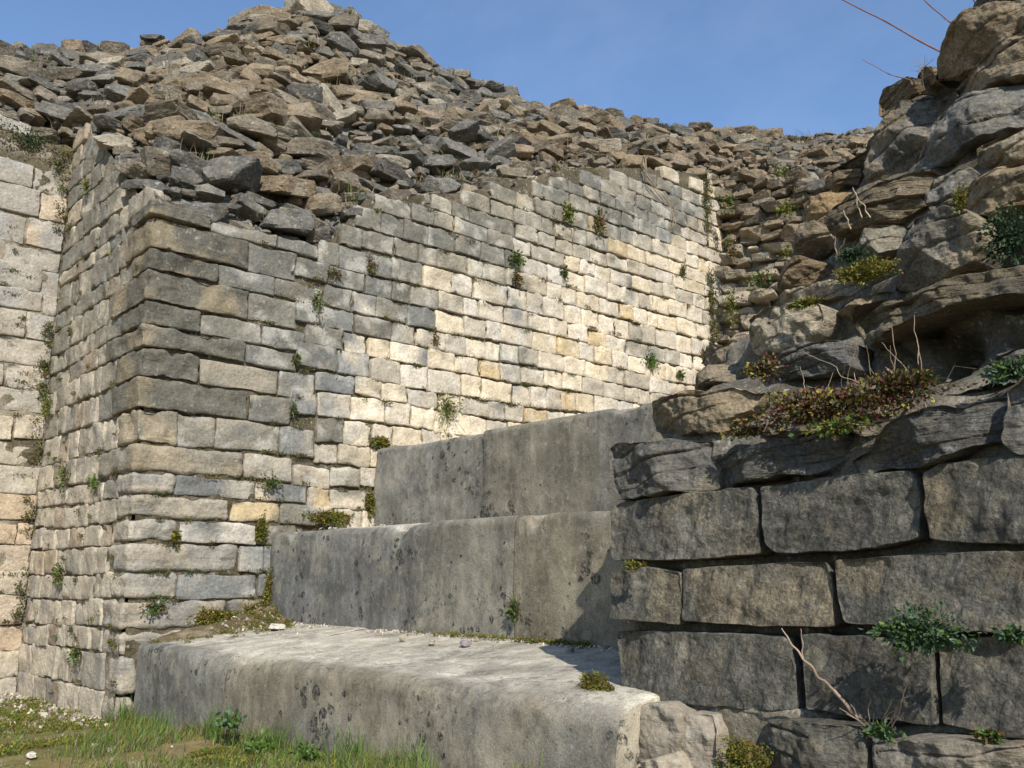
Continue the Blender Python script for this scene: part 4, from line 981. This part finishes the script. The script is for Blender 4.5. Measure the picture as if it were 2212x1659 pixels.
for a_ in (((1862, 470, .45), (1842, 405, .42)), ((1880, 470, .45), (1848, 418, .42)), ((1838, 495, .42), (1822, 455, .4)), ((1808, 560, .4), (1803, 510, .36)), ((1808, 560, .4), (1826, 515, .36))): segs.append(a_ + ((.0022, .0014),))
twig("dry_stalks", "pale dry stalks standing beside the long brown slab at upper right", segs, "dry stalks", DRY * 1.3)
segs = [((2000, 880, .05), (1985, 760, 0), (.002, .0012)), ((1985, 790, .0), (1975, 680, .0), (.0014, .0008)), ((1940, 860, .05), (1925, 700, 0), (.0015, .0009)), ((1960, 800, .0), (1905, 740, .0), (.001, .0006)), ((1945, 905, .0), (1860, 830, -.05), (.0016, .001)), ((1860, 830, -.05), (1735, 760, -.05), (.0012, .0007)), ((1945, 905, .02), (1965, 870, -.02), (.005, .004)), ((1945, 905, .02), (1850, 920, -.02), (.003, .002)), ((1850, 920, -.02), (1690, 905, .0), (.0018, .0012)), ((1760, 850, .0), (1720, 880, -.02), (.0018, .0012)), ((1800, 850, .0), (1745, 835, -.02), (.0018, .0012))]
for k in range(14): x_ = prg.uniform(1720, 1980); segs.append(((x_, 900 - prg.uniform(0, 60), .04), (x_ + prg.uniform(-60, 50), 830 - prg.uniform(0, 90), prg.uniform(-.05, .1)), (.0011, .0006)))
twig("dry_stalks", "tangle of bare stems rising from the stonecrop ledge", segs, "dry stalks", np.array([.32, .24, .17]))
mb = MB(); root = None
pts_ = [on('c', x, y)[0] + X_ * .03 for x, y in ((1385, 345), (1392, 385), (1430, 425), (1452, 455), (1448, 490))]
root = thing("dry_vine", pts_[0], "dry vine hanging over the top of the sunlit wall near its far end", "vine")
for k in range(4): m_ = MB(); tube(m_, np.array([p + prg.normal(0, .02, 3) for p in pts_]), .004, .002, DRY * prg.uniform(.7, 1.1), 5); m_.build("stem", M_TWIG, root)
# ---- loose stones
LS = [(437, 1369, .41, 15, (.50, .44, .33), "pale squared fragment on the left end of the lowest tread"), (598, 1350, .47, 34, (.62, .57, .47), "flat white flake below the left end of the middle riser"),
 (1003, 1386, .487, 22, (.27, .24, .24), "smooth purplish pebble at the foot of the middle riser"), (863, 1413, .455, 11, (.42, .37, .27), "tan chip alone on the left half of the pale tread"),
 (1053, 1427, .445, 9, (.55, .5, .4), "left one of two white chips side by side on the tread"), (1074, 1426, .445, 10, (.52, .47, .38), "right one of two white chips side by side on the tread"),
 (1138, 1419, .45, 11, (.40, .35, .26), "tan chip just left of the shadow on the tread"), (970, 1444, .44, 9, (.38, .34, .26), "small tan chip nearest the front edge of the tread"), (1230, 1397, .485, 24, (.30, .30, .27), "grey stone lying in the shadow on the tread"),
 (933, 1388, .487, 18, (.54, .47, .35), "cream stone left of the purplish pebble"), (868, 1377, .487, 12, (.42, .37, .25), "upright brown stone against the middle riser"), (67, 1634, .01, 20, (.58, .52, .42), "round white stone in the moss at the lower left"),
 (92, 1548, .0, 18, (.55, .49, .4), "pale rounded stone near the foot of the niche"), (345, 1575, .03, 14, (.42, .33, .24), "tan stone in the grass by the left end of the lowest step"), (240, 1625, .02, 24, (.5, .42, .34), "pinkish white broken stones in the moss"),
 (205, 1612, .01, 14, (.55, .5, .42), "white chip left of the pinkish stones")]
for x, y, z, s_, c_, lab in LS:
    p = hit(x, y, 2, z)
    for _ in range(12):
        if z > .3: zt_ = .41 + max(0, min(p[1], 2.6) - 1.975) / .695 * .080 - .006; p = hit(x, y, 2, zt_)
        else: p = hit(x, y, 2, float(gz(np.array([p[0]]), np.array([p[1]]))[0]))
        if p[1] > 2.6 and z > .3: y += 1.5
    d = (p - CAM) @ FW; L = s_ * d / FPX * 1.2; a_ = prg.uniform(0, 3); fr = np.array([[math.cos(a_), math.sin(a_), 0], [-math.sin(a_), math.cos(a_), 0], [0, 0, 1]])
    if s_ > 30: L = L * 1.0; fr = np.eye(3)
    v, F = rock(p + Z_ * L * .12, (L, L * .7, L * (.3 if s_ > 30 else .55)), fr, 3, prg, .05); m_ = MB(); m_.add(v, tris=F, col=tints(v, c_, int(x), .15)); o = m_.build("loose_stone", M_BRICK); tag(o, lab, "stone", "loose stones")
def heap(x, y): return .12 * np.exp(-((x + 5.13) / .20) ** 2 - ((y - 2.67) / .22) ** 2) + .05 * np.exp(-((x + 5.13) / .20) ** 2 - ((y - 2.28) / .28) ** 2) - .012
hm = MB(); v, q, c = sheet(np.linspace(-5.14, -4.3, 90), np.linspace(1.98, 2.66, 90), lambda x, y: .41 + (y - 1.975) / .695 * .080 + heap(x, y) + .006 * fbm(np.stack([x, y, 0 * x], 1) * 22, 3, 5), lambda v: tints(v, (.13, .10, .055), 5, .4, (.30, .25, .17), .6, 9))
hm.add(v, q, col=c); tag(hm.build("soil_heap", M_GROUND), "little heap of soil and chips in the corner of the lowest tread", "soil", kind="stuff")
gv = MB()
def grit(n, fx, fy, fz, s0, s1, cols):
    for _ in range(n):
        x, y = fx(), fy(); s_ = prg.uniform(s0, s1) ** 1; p = np.array([x, y, fz(x, y)]); v, F = rock(p + Z_ * s_ * .2, (s_, s_ * prg.uniform(.6, 1), s_ * prg.uniform(.35, .7)), np.linalg.qr(prg.normal(0, 1, (3, 3)))[0] * .35 + np.eye(3) * .65, 2 if s_ > .03 else 2, prg, .06)
        gv.add(v, tris=F, col=np.array(cols[int(prg.integers(0, len(cols)))]) * prg.uniform(.8, 1.15))
pal = [(.48, .42, .32), (.36, .31, .23), (.55, .50, .41), (.25, .21, .16), (.30, .26, .2)]
tz = lambda x, y: .41 + (y - 1.975) / .695 * .080
grit(330, lambda: prg.uniform(-5.1, -1.9), lambda: 2.64 - abs(prg.normal(0, .035)), tz, .006, .034, pal)
grit(120, lambda: prg.uniform(-5.1, -4.3), lambda: prg.uniform(2.25, 2.63), tz, .006, .03, pal)
grit(110, lambda: prg.uniform(-5.0, -1.9), lambda: prg.uniform(2.05, 2.62), tz, .003, .009, pal)
grit(40, lambda: prg.uniform(-5.1, -4.4), lambda: prg.uniform(2.9, 3.3), lambda x, y: 1.025, .01, .04, pal)
gzz = lambda x, y: float(gz(np.array([x]), np.array([y]))[0])
grit(480, lambda: XL + abs(prg.normal(0, .6)), lambda: prg.uniform(.3, 1.8), gzz, .005, .04, pal)
grit(420, lambda: prg.uniform(-6.9, -5.0), lambda: 1.80 - abs(prg.normal(0, .12)), gzz, .008, .045, pal)
grit(260, lambda: prg.uniform(-6.5, -2.5), lambda: prg.uniform(.9, 1.88), gzz, .006, .03, pal)
for _k in range(1): grit(110, lambda: -5.12 + abs(prg.normal(0, .2)), lambda: 2.64 - abs(prg.normal(0, .20)), lambda x, y: tz(x, y) + max(0, float(heap(x, y))), .008, .035, pal)
tag(gv.build("gravel", M_BRICK), "fine pale gravel and grit on the ground and treads", "gravel", kind="stuff")
# ---- grass
gm = MB(); nb = 60000
gx = prg.uniform(-6.6, -1.8, nb); gy = 1.90 - np.abs(prg.normal(0, .40, nb)); pr = np.stack([gx, gy, 0 * gx], 1)
dens = sm(-.5, .35, fbm(pr * 2.6, 3, 70)) * (.04 + .96 * sm(-5.5, -4.5, gx - 1.7 * (1.9 - gy))) + .55 * np.exp(-((gy - 1.88) / .06) ** 2) * sm(-5.4, -4.9, gx)
keep = prg.random(nb) < dens; gx, gy = gx[keep], gy[keep]; base = np.stack([gx, gy, gz(gx, gy)], 1)
hh = prg.uniform(.012, .042, len(gx)) * (1 + 1.3 * sm(.0, .5, fbm(base * [3, 3, 0] + 5, 3, 71))) * (1 + .5 * (prg.random(len(gx)) < .07)) * (.6 + .4 * sm(-5.4, -4.4, gx))
blades(gm, base, hh, prg.uniform(.0022, .0042, len(gx)), [BGREEN, BGREEN * .8, GREEN, YMOSS * .9, DRY * .6, BGREEN * 1.15], prg, .9)
dk = prg.random(len(gx)) < .22; blades(gm, base[dk], hh[dk] * .9, np.full(dk.sum(), .0025), [DRY, DRY * .8], prg, 1.3)
tag(gm.build("grass", M_LEAF), "fresh green grass and dry blades along the foot of the lowest step", "grass", kind="stuff")
mm = MB()
for _ in range(4200):
    q0 = hit(prg.uniform(-60, 900), prg.uniform(1500, 1700), 2, .02); x, y = q0[0], q0[1]
    if y > 1.86 or x < XL + .03: continue
    
    y = y; k = fbm(np.array([[x, y, 0]]) * 2.2, 3, 99)[0]
    if k < -.45 and x < -5: continue
    if k < -.15 and x >= -5: continue
    leaves(mm, np.array([x, y, gzz(x, y)]), np.eye(3), (prg.uniform(.02, .07), prg.uniform(.02, .07), .010), 60, .011, [YMOSS, BMOSS, YMOSS * .8, GREEN, BGREEN * .7], prg, Z_, -.2, .5)
tag(mm.build("ground_moss", M_LEAF), "yellow brown moss and small weeds carpeting the ground", "moss", kind="stuff")
for x, y, r_, lab in ((345, 1535, 40, "tall grass tuft at the left end of the lowest step"), (600, 1600, 46, "upright grass tuft in front of the lowest step's middle"), (470, 1560, 36, "grass tuft beside the joint of the lowest step"), (760, 1620, 50, "dense bright grass clump at the bottom of the picture"), (900, 1650, 40, "rightmost grass clump against the lowest step"), (265, 1555, 30, "thin grass tuft at the foot of the corner")):
    gy_ = 1.86; p = hit(x, y + 20, 1, gy_); p[2] = gzz(p[0], gy_); k = 110; m_ = MB(); base = p + prg.normal(0, .035, (k, 3)) * [1.4, .8, 0]; base[:, 1] = np.minimum(base[:, 1], 1.895)
    root = thing("grass_tuft", p, lab, "grass"); blades(m_, base, prg.uniform(.05, .17, k), np.full(k, .0036), [BGREEN, GREEN, BGREEN * .8], prg, .55, -Y_ * .2); m_.build("foliage", M_LEAF, root)
for x, y, lab in ((500, 1570, "blue green weed with round leaves in front of the lowest step"), (560, 1625, "broad leaved green weed in the grass"), (660, 1640, "low leafy weed right of the broad leaved one")):
    p = hit(x, y, 1, 1.80); m_ = MB(); root = thing("weed", p, lab, "weed"); leaves(m_, p, np.eye(3), (.07, .05, .06), 130, .026, [BLUEG, GREEN] if 'blue' in lab else [BGREEN, GREEN], prg, Z_, 0, .6); m_.build("foliage", M_LEAF, root)
